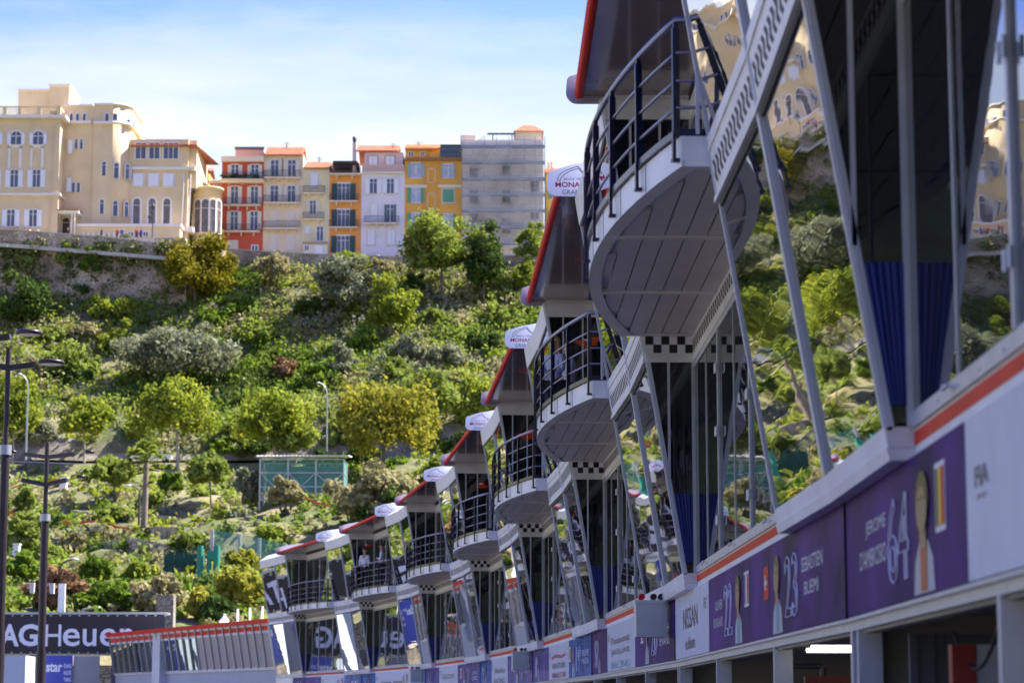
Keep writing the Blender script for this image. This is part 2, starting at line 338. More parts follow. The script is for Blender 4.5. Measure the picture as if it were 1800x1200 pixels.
# side cheeks of the prow: y=S1 faces the camera, y=S0 faces away
def cheek(y, t, full):
    fr = MB(); pn = MB(); ck = MB(); cu = MB(); d = .02 * t
    def pl(mb, h0, h1, a0, a1, dy0, dy1):   # a0,a1: fraction/outset from wall to lean plane (in metres, None = lean)
        p = lambda h, a: -out(h)+.0 if a is None else -a
        mb.hexa([(p(h0,a1), y+dy0, Z(h0)), (p(h0,a0), y+dy0, Z(h0)), (p(h0,a0), y+dy1, Z(h0)), (p(h0,a1), y+dy1, Z(h0)),
                 (p(h1,a1), y+dy0, Z(h1)), (p(h1,a0), y+dy0, Z(h1)), (p(h1,a0), y+dy1, Z(h1)), (p(h1,a1), y+dy1, Z(h1))])
    pl(pn, 1.58, 4.08, 0, None, .005, .02); pl(pn, 4.66, 7.07, 0, None, .005, .02)
    fr.mi = 0
    pl(fr, 4.08, 4.19, -.1, None, -.02, .05); pl(fr, 4.40, 4.66, -.1, None, -.01, .05); pl(fr, 7.07, 7.32, -.1, None, -.03, .05)
    pl(ck, 4.19, 4.40, -.02, None, -.005, .04)
    fr.mi = 1
    for h0, h1 in ((1.56, 4.08), (4.66, 7.07)):
        pl(fr, h0, h1, -.045, .025, -.03, .03)
        fr.bar((-out(h0)+.02, y, Z(h0)), (-out(h1)+.02, y, Z(h1)), .035, .04)
    fr.bar((-.30, y, Z(2.6)), (-.30, y, Z(4.08)), .035, .03); 
    for o_ in (.38, .74): fr.bar((-o_, y, Z(4.66)), (-o_, y, Z(7.07)), .035, .03)
    if full:
        w0 = .005; n = 8; hA, hB = 4.195, 4.395; hm = (hA+hB)/2; sq = hm-hA
        for r_, (ha, hb) in enumerate(((hA, hm), (hm, hB))):
            k = 0; x = 0.0
            while x < out(ha) - .02:
                x1 = min(x+sq*.96, out(ha)-.005)
                if (k + r_) % 2 == 0: cu.poly([(-x, y-.008, Z(ha)), (-x1, y-.008, Z(ha)), (-x1, y-.008, Z(hb)), (-x, y-.008, Z(hb))])
                x += sq*.96; k += 1
    cb = MB(); cols = 17
    for k in range(cols-1):
        f0, f1 = k/(cols-1), (k+1)/(cols-1); ya = y-.02-.006*math.sin(k*2.3+math.sin(k*3.1)); yb = y-.02-.006*math.sin((k+1)*2.3+math.sin((k+1)*3.1))
        w0, w1 = out(1.68)-.05, out(2.50)-.05; z0, z1 = Z(1.68), Z(2.50)
        cb.add([(-w0*f0-.02, ya, z0), (-w0*f1-.02, yb, z0), (-w1*f1-.02, yb, z1), (-w1*f0-.02, ya, z1)], [(0,1,2,3)], True)
    return fr, pn, ck, cu, cb
fr, pn, ck, cu, cb = cheek(S1, 1, True)
# blue sheet on the recessed wall's far door panes too is a reflection, so only the cheek carries one
proto('cheek', 'side_window', fr, [M_WHITE, M_GREYF], [('pane', pn, M_GLC), ('curtain', cb, M_CURT)])
proto('checker', 'chequered_panel', ck, M_PLATE, [('black_squares', cu, M_BLACK)])
fr, pn, ck, cu, cb = cheek(S0 - .03, -1, False)
proto('cheek2', 'side_window', fr, [M_WHITE, M_GREYF], [('pane', pn, M_GLC)])

# balcony
def arc_out(s):
    t = (s - (S0+S1)/2) / ((S1-S0)/2); return .87 + .56 * (1 - t*t)
ss = np.linspace(S0+.01, S1-.01, 41)
b = MB(); pts = [(0, S0+.01)] + [(-arc_out(s), s) for s in ss] + [(0, S1-.01)]
b.prism([(x, y, Z(4.44)) for x, y in pts], (0, 0, .21))
rim = [(-arc_out(s), s) for s in ss]; rin = [(-arc_out(s)+.13, S0+.10+(s-S0)*((S1-S0-.2)/(S1-S0))) for s in ss]
for k in range(len(ss)-1):       # rim that hangs a little below the planks
    p, q, r_, t_ = rim[k], rim[k+1], rin[k+1], rin[k]
    b.hexa([(p[0],p[1],Z(4.395)),(q[0],q[1],Z(4.395)),(r_[0],r_[1],Z(4.395)),(t_[0],t_[1],Z(4.395)),(p[0],p[1],Z(4.44)),(q[0],q[1],Z(4.44)),(r_[0],r_[1],Z(4.44)),(t_[0],t_[1],Z(4.44))])
b.box(-.85, -.01, S0+.012, S0+.11, Z(4.395), Z(4.44)); b.box(-.85, -.01, S1-.11, S1-.012, Z(4.395), Z(4.44))
jt = MB()
for s in np.linspace(S0+.05, S1-.05, 10)[1:-1]: x = -arc_out(s)-.003; jt.box(x-.001, x+.004, s-.006, s+.006, Z(4.40), Z(4.648))
sf = MB()
third = (S1-S0)/3
for r_ in range(3):
    a, c = S0+.11 + r_*third, S0 + (r_+1)*third - .06
    if r_ == 2: c = S1-.11
    o0 = .0
    while o0 < 1.38:
        o1 = o0 + .185
        sa = a; sb = c
        sarr = np.linspace(a, c, 60); ok = [s for s in sarr if arc_out(s)-.12 > o0+.10]
        if ok: sf.box(-min(o1, 1.30), -o0, ok[0], ok[-1], Z(4.405), Z(4.438))
        o0 += .20
beams = []
for r_ in (1, 2):
    bm_ = MB(); beams.append(bm_); yb = S0 + r_*third; bm_.box(-arc_out(yb)+.10, -.02, yb-.05, yb+.07, Z(4.390), Z(4.439))
# railing
ra = MB(); ptsr = [(-.62, S0+.05)] + [(-arc_out(s)-.02, s) for s in np.linspace(S0+.05, S1-.05, 33)] + [(-.62, S1-.05)]
def rail(h, r, mi):
    ra.mi = mi; ra.tube([(x, y, Z(4.65)+h) for x, y in ptsr], r, 8)
rail(1.0, .028, 1)
for h in (.25, .48, .72): rail(h, .014, 1)
ra.mi = 0
for k in range(len(ptsr)-1):
    (x0, y0), (x1, y1) = ptsr[k], ptsr[k+1]
    ra.hexa([(x0-.015,y0,Z(4.66)),(x0+.02,y0,Z(4.66)),(x1+.02,y1,Z(4.66)),(x1-.015,y1,Z(4.66)),(x0-.015,y0,Z(4.72)),(x0+.02,y0,Z(4.72)),(x1+.02,y1,Z(4.72)),(x1-.015,y1,Z(4.72))])
posts = []
for s in np.linspace(S0+.06, S1-.06, 9):
    po = MB(); posts.append(po)
    x = -arc_out(s)-.025
    dx = -(arc_out(s+.01)-arc_out(s-.01))/.02; t = Vector((dx, 1, 0)).normalized(); nn = Vector((-t.y, t.x, 0))
    def ob(mb, c, a, d, z0, z1):   # small oriented box: a along tangent, d along normal
        c = Vector(c); p = [c - t*a - nn*d, c + t*a - nn*d, c + t*a + nn*d, c - t*a + nn*d]
        mb.hexa([(q.x, q.y, z0) for q in p] + [(q.x, q.y, z1) for q in p])
    ob(po, (x, s, 0), .016, .030, Z(4.66), Z(4.65)+.93)
    ob(po, (x-.02, s, 0), .018, .014, Z(4.46), Z(4.70)); ob(po, (x-.01, s, 0), .03, .03, Z(4.44), Z(4.47))
    ob(po, (x, s, 0), .012, .02, Z(4.65)+.92, Z(4.65)+.98)
proto('balcony', 'balcony', b, M_WHITE, [('soffit_planks', sf, M_SOFF), ('railing', ra, [M_NAVY, M_RAILT]), ('edge_joints', jt, M_DGREY)] + [('soffit_beam', x, M_SOFB) for x in beams] + [('railing_post', x, M_NAVY) for x in posts])

# canopy with its red tube and end plates
c_ = MB(); OV = 1.36
c_.box(-OV+.03, .0, S0-.05, S1+.05, Z(7.375), Z(7.40)); cs = c_
ct = MB(); ct.hexa([(-OV, S0-.05, Z(7.40)), (.3, S0-.05, Z(7.40)), (.3, S1+.05, Z(7.40)), (-OV, S1+.05, Z(7.40)), (-OV+.06, S0-.05, Z(7.47)), (.3, S0-.05, Z(7.62)), (.3, S1+.05, Z(7.62)), (-OV+.06, S1+.05, Z(7.47))])
rt = MB(); rt.tube([(-OV-.0, S0-.06, Z(7.40)), (-OV, S1+.03, Z(7.40))], .062, 12)
def plate(y, mb, th=.05, lo_=7.34, hi=7.72, oo=1.53):
    prof = [(.15, lo_), (oo-.14, lo_)]
    for a in range(15, 91, 15): prof.append((oo-.14+.14*math.sin(R(a)), lo_+.14-.14*math.cos(R(a))))
    for a in range(0, 91, 15): prof.append((oo-.08*(1-math.cos(R(a)))-.01, hi-.08+.08*math.sin(R(a))))
    prof += [(1.2, hi+.08), (.8, hi+.16), (.15, hi+.24)]
    mb.prism([(-o, y, Z(h)) for o, h in prof], (0, th, 0))
    # turned back edge, so the plate reads as a folded sheet
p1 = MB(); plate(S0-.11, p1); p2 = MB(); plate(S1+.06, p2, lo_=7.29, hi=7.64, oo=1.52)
def logo(y):
    cr = MB(); gk = MB()
    ax, ay = (1, 0, 0), (0, 0, 1); org = (-1.65, y-.003, Z(7.30))
    # text reads left to right = from the outer edge inwards
    put_text(cr, 'MONACO', .24, .17, .54, .08, org, ax, ay, bold=.02)
    put_text(gk, 'GRAND PRIX', .34, .065, .56, .07, org, ax, ay)
    put_text(gk, 'SINCE 1929', .36, .275, .30, .035, org, ax, ay)
    line = [(.27,.27),(.285,.33),(.33,.385),(.42,.43),(.54,.475),(.57,.485),(.64,.40),(.70,.37),(.76,.33),(.82,.30)]
    line2 = [(.31,.27),(.325,.31),(.37,.36),(.45,.41),(.55,.445),(.575,.455),(.65,.37),(.70,.335),(.74,.305),(.79,.28)]
    for ln in (line, line2, [line[0], line2[0]], [line[-1], line2[-1]]):
        for p, q in zip(ln[:-1], ln[1:]):
            d = Vector((q[0]-p[0], q[1]-p[1])).normalized(); n = Vector((-d.y, d.x))*.005
            P = lambda u, s: (org[0]+u[0]+n.x*s, org[1], org[2]+u[1]+n.y*s)
            gk.poly([P(p,1), P(p,-1), P(q,-1), P(q,1)])
    return cr, gk
cr, gk = logo(S0-.11)
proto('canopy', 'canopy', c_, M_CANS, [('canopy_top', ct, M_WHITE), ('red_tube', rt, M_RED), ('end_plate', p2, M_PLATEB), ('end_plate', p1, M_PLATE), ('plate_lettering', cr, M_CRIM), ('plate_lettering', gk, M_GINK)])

# garages below the boards
ga = MB()
ga.mi = 0
for s, wd in ((.10, .10), (4.6, .07), (9.9, .07), (15.0, .10)):
    ga.box(.0, .16, s-wd, s-wd+.07, 0, Z(.50)); ga.box(.02, .16, s+wd-.05, s+wd+.02, 0, Z(.50)); ga.box(.05, .12, s-wd+.07, s+wd-.05, 0, Z(.50))
ga.box(-.03, .05, 0, L, Z(.56), Z(.583)); ga.box(0, .16, 0.0, L, Z(.50), Z(.56))
proto('gframe', 'garage_frame', ga, M_ALU)
gd = MB(); gd.box(.03, .12, .24, 4.5, Z(.475), Z(.497)); gd.box(.03, .12, 4.72, 9.8, Z(.475), Z(.497)); gd.box(.03, .12, 10.02, 14.85, Z(.475), Z(.497)); gd.box(4.0, 4.1, 0, L, 0, Z(1.27)); gd.box(.17, 4, L-.12, L-.02, 0, Z(1.27)); gd.box(.17, 4, 0, L, Z(.60), Z(.64))
proto('ginner', 'garage_lining', gd, mat('garage_lining', (.34,.31,.25), .7, noise=.2, nscale=.6))

for i in range(-1, 7):
    keys = ['fascia', 'stripe', 'shell', 'roof', 'gw0', 'gw1', 'band', 'head', 'pn', 'pf', 'cheek', 'cheek2', 'checker', 'balcony', 'canopy', 'gframe', 'ginner']
    for k in keys: bay_part(k, i)
for i, (o_, h_, w_, k_, mm) in {0: (.55, 5.6, .22, .9, M_ORNG), 1: (.25, 6.6, .30, .30, M_ORNG), 2: (.30, 6.6, .34, .30, M_REDS), 3: (.25, 6.7, .25, .2, M_REDS), 5: (.3, 6.8, .2, .2, M_REDS)}.items():
    m = MB(); n_ = 9; ps = [(-o_ - w_*(.7+.3*math.sin(t_*3+i))*math.cos(t_), S1-.015, Z(h_) + k_*.5*(.7+.3*math.cos(t_*2+i))*math.sin(t_)) for t_ in np.linspace(0, 2*math.pi, 15)[:-1]]
    m.poly(ps); m.mi = 1; m.poly([(x*.35-o_*.65-.03, y-.004, (z-Z(h_))*.3+Z(h_)+.05) for x, y, z in ps]); inb(m.build('window_sticker', [mm, M_INKW], pit), i)
# the end of the row: half a window bay and its end wall
i = 7; ANG[7] = -19.0
bay_part('pn', 7); 
w = MB(); w.box(.0, 6.0, 0.02, .3, 0, Z(7.6)); inb(w.build('end_wall', M_GREYF, pit), 7)
for k in ('cheek2',): bay_part(k, 7)

# garage fittings seen under the boards
def at_bay(i, o_, s, h): 
    d = dirv(i); n = Vector((-d.y, d.x)); p = K[i] + d*s + n*o_; return Vector((p.x, p.y, Z(h)))
t = MB(); t.tube([at_bay(0, -.12, 3.3, .445), at_bay(0, -3.4, 3.3, .445)], .016, 8); t.tube([at_bay(0, -.30, 4.4, .50), at_bay(0, -3.4, 4.4, .50)], .012, 8)
o = t.build('ceiling_light_tube', M_TUBE); tag(o, 'lit white fluorescent tubes inside the open garage under the purple board', 'light')
t = MB(); t.box(.34, .75, 0, .1, 0, Z(.34)); t.mi = 1; t.box(.20, .337, -.01, .1, 0, Z(.34)); 
o = inb(t.build('partition_panel', [mat('pale_panel', (.5,.53,.62), .4), mat('dull_red_panel', (.30,.02,.012), .5)]), -1); o.location = (K[-1].x, K[-1].y, 0); o.location = at_bay(-1, 0, 12.4, -EYE)
tag(o, 'white and red partition panel standing inside the nearest garage', 'partition')
t = MB(); t.box(.5, 1.8, 0, .1, 0, Z(.02)); t.mi = 1; t.box(.62, 1.6, -.01, .02, 0, Z(-.1))
o = t.build('partition_panel', [mat('white_cab', (.6,.6,.6), .4), M_DGREY]); o.location = at_bay(0, 0, 9.0, -EYE); o.rotation_euler = (0,0,R(-ANG[0]))
tag(o, 'white framed dark partition inside the second garage opening', 'partition')
t = MB(); pp = [at_bay(-1, -.3, 12.9 - .12*k, .42 - .22*math.sin(math.pi*k/12)) for k in range(13)]
t.tube(pp, .012, 6); tag(t.build('cable', M_ALUD), 'black cable hanging in a loop in the nearest garage opening', 'cable')

t = MB(); t.box(.35, 3.2, 0, .08, 0, Z(.26)); o = t.build('partition_panel', mat('dark_red_panel', (.13,.01,.008), .5)); o.location = at_bay(0, 0, 5.2, -EYE); o.rotation_euler = (0,0,R(-ANG[0])); tag(o, 'dark red partition inside the open garage below the lit tubes', 'partition')
t = MB(); t.box(.25, 1.6, 0, .05, 0, Z(.46)); 
for k in range(12): t.box(.27+k*.11, .30+k*.11, -.012, 0, 0, Z(.46))
o = t.build('sliding_door', mat('ribbed_grey', (.11,.11,.12), .6)); o.location = at_bay(-1, 0, 14.3, -EYE); o.rotation_euler = (0,0,R(-ANG[-1])); tag(o, 'ribbed dark grey sliding door inside the nearest garage', 'door')
t = MB(); p0, p1, p2 = at_bay(0, -.25, 6.0, .36), at_bay(0, -.62, 6.0, .36), at_bay(0, -.62, 6.0, -2.4); t.tube([p0, p1], .025, 8); t.tube([p1, p2], .03, 8)
tag(t.build('stand_pipe', M_DGREY), 'dark bent pipe stand inside the open garage', 'stand')

# ---------------- printed boards ----------------
def board(i, spec, label, cat='sign'):
    """spec: list of ('bg', s0, s1, material) and ('t', text, s_far, s_near, h0, h1, material, bold) ... s measured from the near joint"""
    root = empty('team_name_board', (K[i].x, K[i].y, 0), R(-ANG[i])); tag(root, label, cat, 'printed boards over the garages')
    for e in spec:
        if e[0] == 'bg':
            m = MB(); m.box(-.03, .055, e[1]+.015, e[2]-.015 if e[2] > L-.01 else e[2], Z(.59), Z(1.37)); m.build('panel', e[3], root)
        elif e[0] == 't':
            _, s, sf_, sn, h0, h1, mt, bold = e; m = MB()
            put_text(m, s, 0, 0, sf_-sn, h1-h0, (-.034, sf_, Z(h0)), (0,-1,0), (0,0,1), bold=bold); m.build('lettering', mt, root)
        elif e[0] == 'o':
            _, s, sf_, sn, h0, h1 = e; m = MB()
            put_text(m, s, 0, 0, sf_-sn, h1-h0, (-.036, sf_, Z(h0)), (0,-1,0), (0,0,1), outline=.007); m.build('outlined_number', M_INKW, root)
        elif e[0] == 'flag':
            _, sf_, sn, h0, h1, cols = e; m = MB(); m.mi = 0
            m.poly([(-.034, sf_+.03, Z(h0)-.03), (-.034, sn-.03, Z(h0)-.03), (-.034, sn-.03, Z(h1)+.03), (-.034, sf_+.03, Z(h1)+.03)])
            n = len(cols); mats_ = [M_INKW] + cols; st = (sf_-sn)/n
            for k in range(n):
                m.mi = k+1; m.poly([(-.037, sf_-k*st, Z(h0)), (-.037, sf_-(k+1)*st, Z(h0)), (-.037, sf_-(k+1)*st, Z(h1)), (-.037, sf_-k*st, Z(h1))])
            m.build('flag', mats_, root)
        elif e[0] == 'swiss':
            _, sf_, sn, h0, h1 = e; m = MB(); m.poly([(-.034, sf_, Z(h0)), (-.034, sn, Z(h0)), (-.034, sn, Z(h1)), (-.034, sf_, Z(h1))]); m.mi = 1
            c = (sf_+sn)/2; hc = (h0+h1)/2; w_ = (sf_-sn)*.5; hh = (h1-h0)*.22
            m.poly([(-.037, c+w_*.6, Z(hc-hh*.3)), (-.037, c-w_*.6, Z(hc-hh*.3)), (-.037, c-w_*.6, Z(hc+hh*.3)), (-.037, c+w_*.6, Z(hc+hh*.3))])
            m.poly([(-.039, c+w_*.2, Z(hc-hh)), (-.039, c-w_*.2, Z(hc-hh)), (-.039, c-w_*.2, Z(hc+hh)), (-.039, c+w_*.2, Z(hc+hh))])
            m.build('flag', [M_REDS, M_INKW], root)
        elif e[0] == 'man':   # printed half-length portrait
            _, sc, wd, red = e; m = MB()
            def ell(c, hc, a, b_, off): m.poly([(-off, c+a*math.cos(t_), Z(hc)+b_*math.sin(t_)) for t_ in np.linspace(0, 2*math.pi, 20)[:-1]][::-1])
            m.mi = 2; m.poly([(-.034, sc+wd*1.0, Z(.60)), (-.034, sc-wd*1.0, Z(.60)), (-.034, sc-wd*.85, Z(.78)), (-.034, sc-wd*.4, Z(.88)), (-.034, sc+wd*.4, Z(.88)), (-.034, sc+wd*.85, Z(.78))])
            m.mi = 3; m.poly([(-.0365, sc+wd*.3, Z(.61)), (-.0365, sc-wd*.3, Z(.61)), (-.0365, sc-wd*.35, Z(.86)), (-.0365, sc+wd*.35, Z(.86))])
            m.mi = 0; m.poly([(-.039, sc+wd*.3, Z(.84)), (-.039, sc-wd*.3, Z(.84)), (-.039, sc-wd*.3, Z(.98)), (-.039, sc+wd*.3, Z(.98))])
            m.mi = 1; ell(sc, 1.10, wd*.60, .155, .041)
            m.mi = 0; ell(sc, 1.05, wd*.50, .125, .044)
            m.mi = 1
            for dx in (-.2, .2): m.poly([(-.047, sc+wd*(dx+.1), Z(1.10)), (-.047, sc+wd*(dx-.1), Z(1.10)), (-.047, sc+wd*(dx-.1), Z(1.115)), (-.047, sc+wd*(dx+.1), Z(1.115))])
            m.build('portrait', [mat('print_skin', (.36,.20,.13), .3), mat('print_hair', (.035,.02,.015), .3), mat('print_white', (.52,.52,.58), .3), mat('print_red', (.5,.05,.03), .3) if red else M_INKB], root)
    e = MB(); e.box(-.045, .05, 0.0, .03, Z(.58), Z(1.375)); e.build('edge_strip', M_ALUD, root)
    return root
YEL = mat('flag_yellow', (.75,.55,.02), .4); BLK = mat('flag_black', (.02,.02,.02), .4); BLU = mat('flag_blue', (.02,.04,.3), .4)
board(-1, [('bg', 0, 10.45, M_SIGNW), ('bg', 10.45, L, M_SIGNP), ('t', 'JEROME', 14.15, 13.25, 1.04, 1.15, M_INKW, 0), ('t', "D'AMBROSIO", 14.45, 13.25, .86, .98, M_INKW, 0),
    ('o', '64', 13.1, 12.3, .70, 1.20), ('man', 11.8, .36, True), ('flag', 11.35, 11.08, .92, 1.22, [BLK, YEL, M_REDS]),
    ('t', 'FIA', 10.2, 9.85, 1.02, 1.12, M_GINK, .02), ('t', 'EPRIX', 10.15, 9.9, .96, .985, M_GINK, 0)],
    'nearest printed board, its purple part reading JEROME D\'AMBROSIO 64')
board(0, [('bg', 0, 10.35, M_SIGNP), ('bg', 10.35, L, M_SIGNW), ('t', 'NISSAN', 13.9, 11.8, .93, 1.18, M_INK, 0), ('t', 'e.dams', 13.6, 12.2, .68, .83, M_GINK, .02), ('t', 'FE', 10.95, 10.65, 1.08, 1.2, M_GINK, 0),
    ('t', 'OLIVER', 9.55, 8.75, 1.0, 1.1, M_INKW, 0), ('t', 'ROWLAND', 9.75, 8.75, .82, .92, M_INKW, 0), ('o', '22', 8.5, 7.7, .70, 1.22), ('man', 7.15, .34, False),
    ('flag', 6.55, 6.2, .95, 1.22, [BLU, M_INKW, M_REDS]), ('swiss', 4.95, 4.6, .92, 1.2), ('man', 3.95, .34, False), ('o', '23', 3.35, 2.55, .70, 1.20),
    ('t', 'SEBASTIEN', 2.35, 1.15, 1.02, 1.13, M_INKW, 0), ('t', 'BUEMI', 2.2, 1.4, .84, .94, M_INKW, 0)],
    'second printed board from the camera reading NISSAN e.dams and SEBASTIEN BUEMI 23')
def mid_board(i, names, a, b_, words, label, ma, mb_):
    sp = [('bg', 0, a, ma), ('bg', a, b_, M_SIGNW), ('bg', b_, L, mb_)]; n = len(words); hh = .62/n
    for k, (wd, mt) in enumerate(words):
        w_ = (b_-a)*.34; c = (a+b_)/2; sp.append(('t', wd, c+w_, c-w_, 1.24-(k+1)*hh, 1.24-(k+.42)*hh, mt, .02))
    sp += [('t', 'FE', b_-.2, b_-.6, 1.1, 1.22, M_GINK, 0), ('t', names[0], 2.0, .7, .98, 1.1, M_INKW, 0), ('t', names[1], 2.0, .7, .82, .94, M_INKW, 0), ('o', names[2], 3.2, 2.3, .70, 1.2), ('man', 3.9, .28, False),
           ('flag', 4.9, 4.5, .95, 1.2, [BLU, M_INKW, M_REDS]), ('man', L-1.9, .25, True), ('o', names[3], L-.9, L-1.5, .7, 1.2)]
    board(i, sp, label)
mid_board(1, ('MITCH', 'EVANS', '20', '51'), 5.9, 11.4, [('Panasonic', M_GINK), ('JAGUAR', M_GINK), ('RACING', M_INKB)], 'third board from the camera, white middle reading Panasonic JAGUAR RACING', M_SIGNP, M_SIGNP)
mid_board(2, ('FELIPE', 'MASSA', '19', '48'), 5.0, 10.2, [('~', M_CRIM), ('VENTURI', M_INK), ('FORMULA E TEAM', M_CRIM)], 'fourth board from the camera, white middle reading VENTURI', M_SIGNB, M_SIGNV)
mid_board(3, ('ROBIN', 'FRIJNS', '4', '2'), 6.5, 11.3, [('Avio', M_INK), ('RACING', M_GINK)], 'fifth board from the camera, between two grey junction boxes', M_SIGNV, M_SIGNB)
mid_board(4, ('JOSE', 'LOPEZ', '7', '6'), 5.6, 10.8, [('GEOX', M_GINK), ('DRAGON', M_GINK)], 'sixth board from the camera, white middle reading GEOX', M_SIGNV, M_SIGNV)
mid_board(5, ('FE', 'TEAM', '3', '16'), 3.0, 11.5, [('FE', M_GINK)], 'seventh board from the camera with a long pale middle', mat('sky_board', (.25,.38,.62), .2), M_SIGNB)
mid_board(6, ('FE', 'TEAM', '5', '8'), 3.5, 8.5, [('FE', M_GINK)], 'farthest board from the camera, blue toward the viewer and violet beyond', M_SIGNB, M_SIGNV)

# junction boxes with round lamps
for i, lab in ((1, 'largest grey junction box on the fascia, red and black round lamps on top'), (3, 'grey junction box in the middle distance above the violet board'), (5, 'smallest and farthest grey junction box on the fascia')):
    root = empty('junction_box', at_bay(i, .05, .55, 0), R(-ANG[i])); root.location.z = Z(.90); tag(root, lab, 'junction box', 'grey junction boxes on the fascia')
    m = MB(); m.box(-.44, -.03, 0, .35, 0, .47); m.box(-.455, -.02, -.012, 0, .44, .485)
    for a_ in (-.40, -.07):
        for z_ in (.04, .41): m.box(a_-.012, a_+.012, -.006, .0, z_-.012, z_+.012)
    m.build('cabinet', M_GREYB, root)
    for k, x in enumerate((-.36, -.20, -.10)):
        m = MB(); m.mi = 0; m.tube([(x, .03, .53), (x, .16, .53)], .042, 14); m.mi = 1; m.tube([(x, .05, .485), (x, .05, .53)], .012, 6)
        m.build('round_lamp', [M_RED if k == 0 else mat('lamp_black', (.02,.008,.01), .25, .2), M_ALU, M_RED], root)
# ---------------- hillside ----------------
PROF = [(150,-2.4),(158,-2.4),(158.5,1.2),(164,3.6),(175,6.3),(200,10.6),(214,12.6),(216,14.4),(232,16.8),(250,20.4),(270,24.6),(283,27.4),(284.5,28.4),(291,28.6),(292.5,31.5),(296,35.0),(302,38.0),(315,45.0),(324,51.5),(330,57.0),(336,61.0),(345,61.3),(420,62)]
PY = np.array([p[0] for p in PROF]); PH = np.array([p[1] for p in PROF])
def hill(X, Y):
    X = np.asarray(X, float); Y = np.asarray(Y, float)
    h = np.interp(Y, PY, PH)
    k = np.clip((Y-165)/60, 0, 1) * np.where((Y > 282) & (Y < 292), .15, 1)
    n = (np.sin(X*.11+Y*.07)*.9 + np.sin(X*.23-Y*.17+1.3)*.6 + np.sin(X*.061+2.1)*1.1 + np.sin(X*.53+Y*.41)*.3 + np.sin(X*.9-Y*.7)*.15)*k
    h = h + n * np.clip((336-Y)/20, 0, 1)
    drop = np.clip((X-35)/120, 0, 1)*25
    return h - drop*k
HX = np.arange(-330, 142, 1.6); HY = np.concatenate([np.arange(150, 340, 1.1), np.arange(340, 460, 8)])
gx, gy = np.meshgrid(HX, HY); gz = hill(gx, gy) + EYE
nx_, ny_ = len(HX), len(HY)
V = np.stack([gx, gy, gz], -1).reshape(-1, 3)
ii = (np.arange(ny_-1)[:, None]*nx_ + np.arange(nx_-1)[None]).reshape(-1)
me = bpy.data.meshes.new('hillside'); me.vertices.add(len(V)); me.vertices.foreach_set('co', V.reshape(-1).astype(np.float32))
q = np.stack([ii, ii+1, ii+1+nx_, ii+nx_], -1); me.loops.add(q.size); me.loops.foreach_set('vertex_index', q.reshape(-1).astype(np.int32))
me.polygons.add(len(q)); me.polygons.foreach_set('loop_start', np.arange(0, q.size, 4, dtype=np.int32)); me.polygons.foreach_set('loop_total', np.full(len(q), 4, dtype=np.int32)); me.update(calc_edges=True)
m = bpy.data.materials.new('hill_ground'); m.use_nodes = True; t = m.node_tree; b = t.nodes['Principled BSDF']; b.inputs['Roughness'].default_value = .95; b.inputs['Specular IOR Level'].default_value = .1
ge = t.nodes.new('ShaderNodeNewGeometry'); sp = t.nodes.new('ShaderNodeSeparateXYZ'); t.links.new(ge.outputs['True Normal'], sp.inputs[0])
n1 = t.nodes.new('ShaderNodeTexNoise'); n1.inputs['Scale'].default_value = .12; n1.inputs['Detail'].default_value = 8; n1.inputs['Roughness'].default_value = .7; t.links.new(ge.outputs['Position'], n1.inputs['Vector'])
n2 = t.nodes.new('ShaderNodeTexNoise'); n2.inputs['Scale'].default_value = .9; n2.inputs['Detail'].default_value = 8; n2.inputs['Roughness'].default_value = .75; t.links.new(ge.outputs['Position'], n2.inputs['Vector'])
r1 = t.nodes.new('ShaderNodeMapRange'); r1.inputs[1].default_value = .42; r1.inputs[2].default_value = .6; t.links.new(n1.outputs['Fac'], r1.inputs[0])
gm = t.nodes.new('ShaderNodeMixRGB'); gm.inputs[1].default_value = (.10,.135,.03,1); gm.inputs[2].default_value = (.30,.26,.12,1); t.links.new(r1.outputs[0], gm.inputs[0])
r2 = t.nodes.new('ShaderNodeMapRange'); r2.inputs[1].default_value = .35; r2.inputs[2].default_value = .65; t.links.new(n2.outputs['Fac'], r2.inputs[0])
rk = t.nodes.new('ShaderNodeMixRGB'); rk.inputs[1].default_value = (.12,.10,.08,1); rk.inputs[2].default_value = (.36,.32,.27,1); t.links.new(r2.outputs[0], rk.inputs[0])
vr = t.nodes.new('ShaderNodeMixRGB'); vr.blend_type = 'MULTIPLY'; vr.inputs[0].default_value = .5; t.links.new(gm.outputs[0], vr.inputs[1]); t.links.new(rk.outputs[0], vr.inputs[2])
vr2 = t.nodes.new('ShaderNodeMixRGB'); vr2.blend_type = 'MIX'; vr2.inputs[0].default_value = .25; t.links.new(gm.outputs[0], vr2.inputs[1]); t.links.new(rk.outputs[0], vr2.inputs[2])
r3 = t.nodes.new('ShaderNodeMapRange'); r3.inputs[1].default_value = .62; r3.inputs[2].default_value = .52; t.links.new(sp.outputs['Z'], r3.inputs[0])
fm = t.nodes.new('ShaderNodeMixRGB'); t.links.new(r3.outputs[0], fm.inputs[0]); t.links.new(vr2.outputs[0], fm.inputs[1]); t.links.new(rk.outputs[0], fm.inputs[2]); t.links.new(fm.outputs[0], b.inputs['Base Color'])
bp = t.nodes.new('ShaderNodeBump'); bp.inputs['Strength'].default_value = .8; bp.inputs['Distance'].default_value = .5; t.links.new(n2.outputs['Fac'], bp.inputs['Height']); t.links.new(bp.outputs[0], b.inputs['Normal'])
me.materials.append(m); tag(link('hillside', me), 'steep green hillside below the old town', kind='structure')

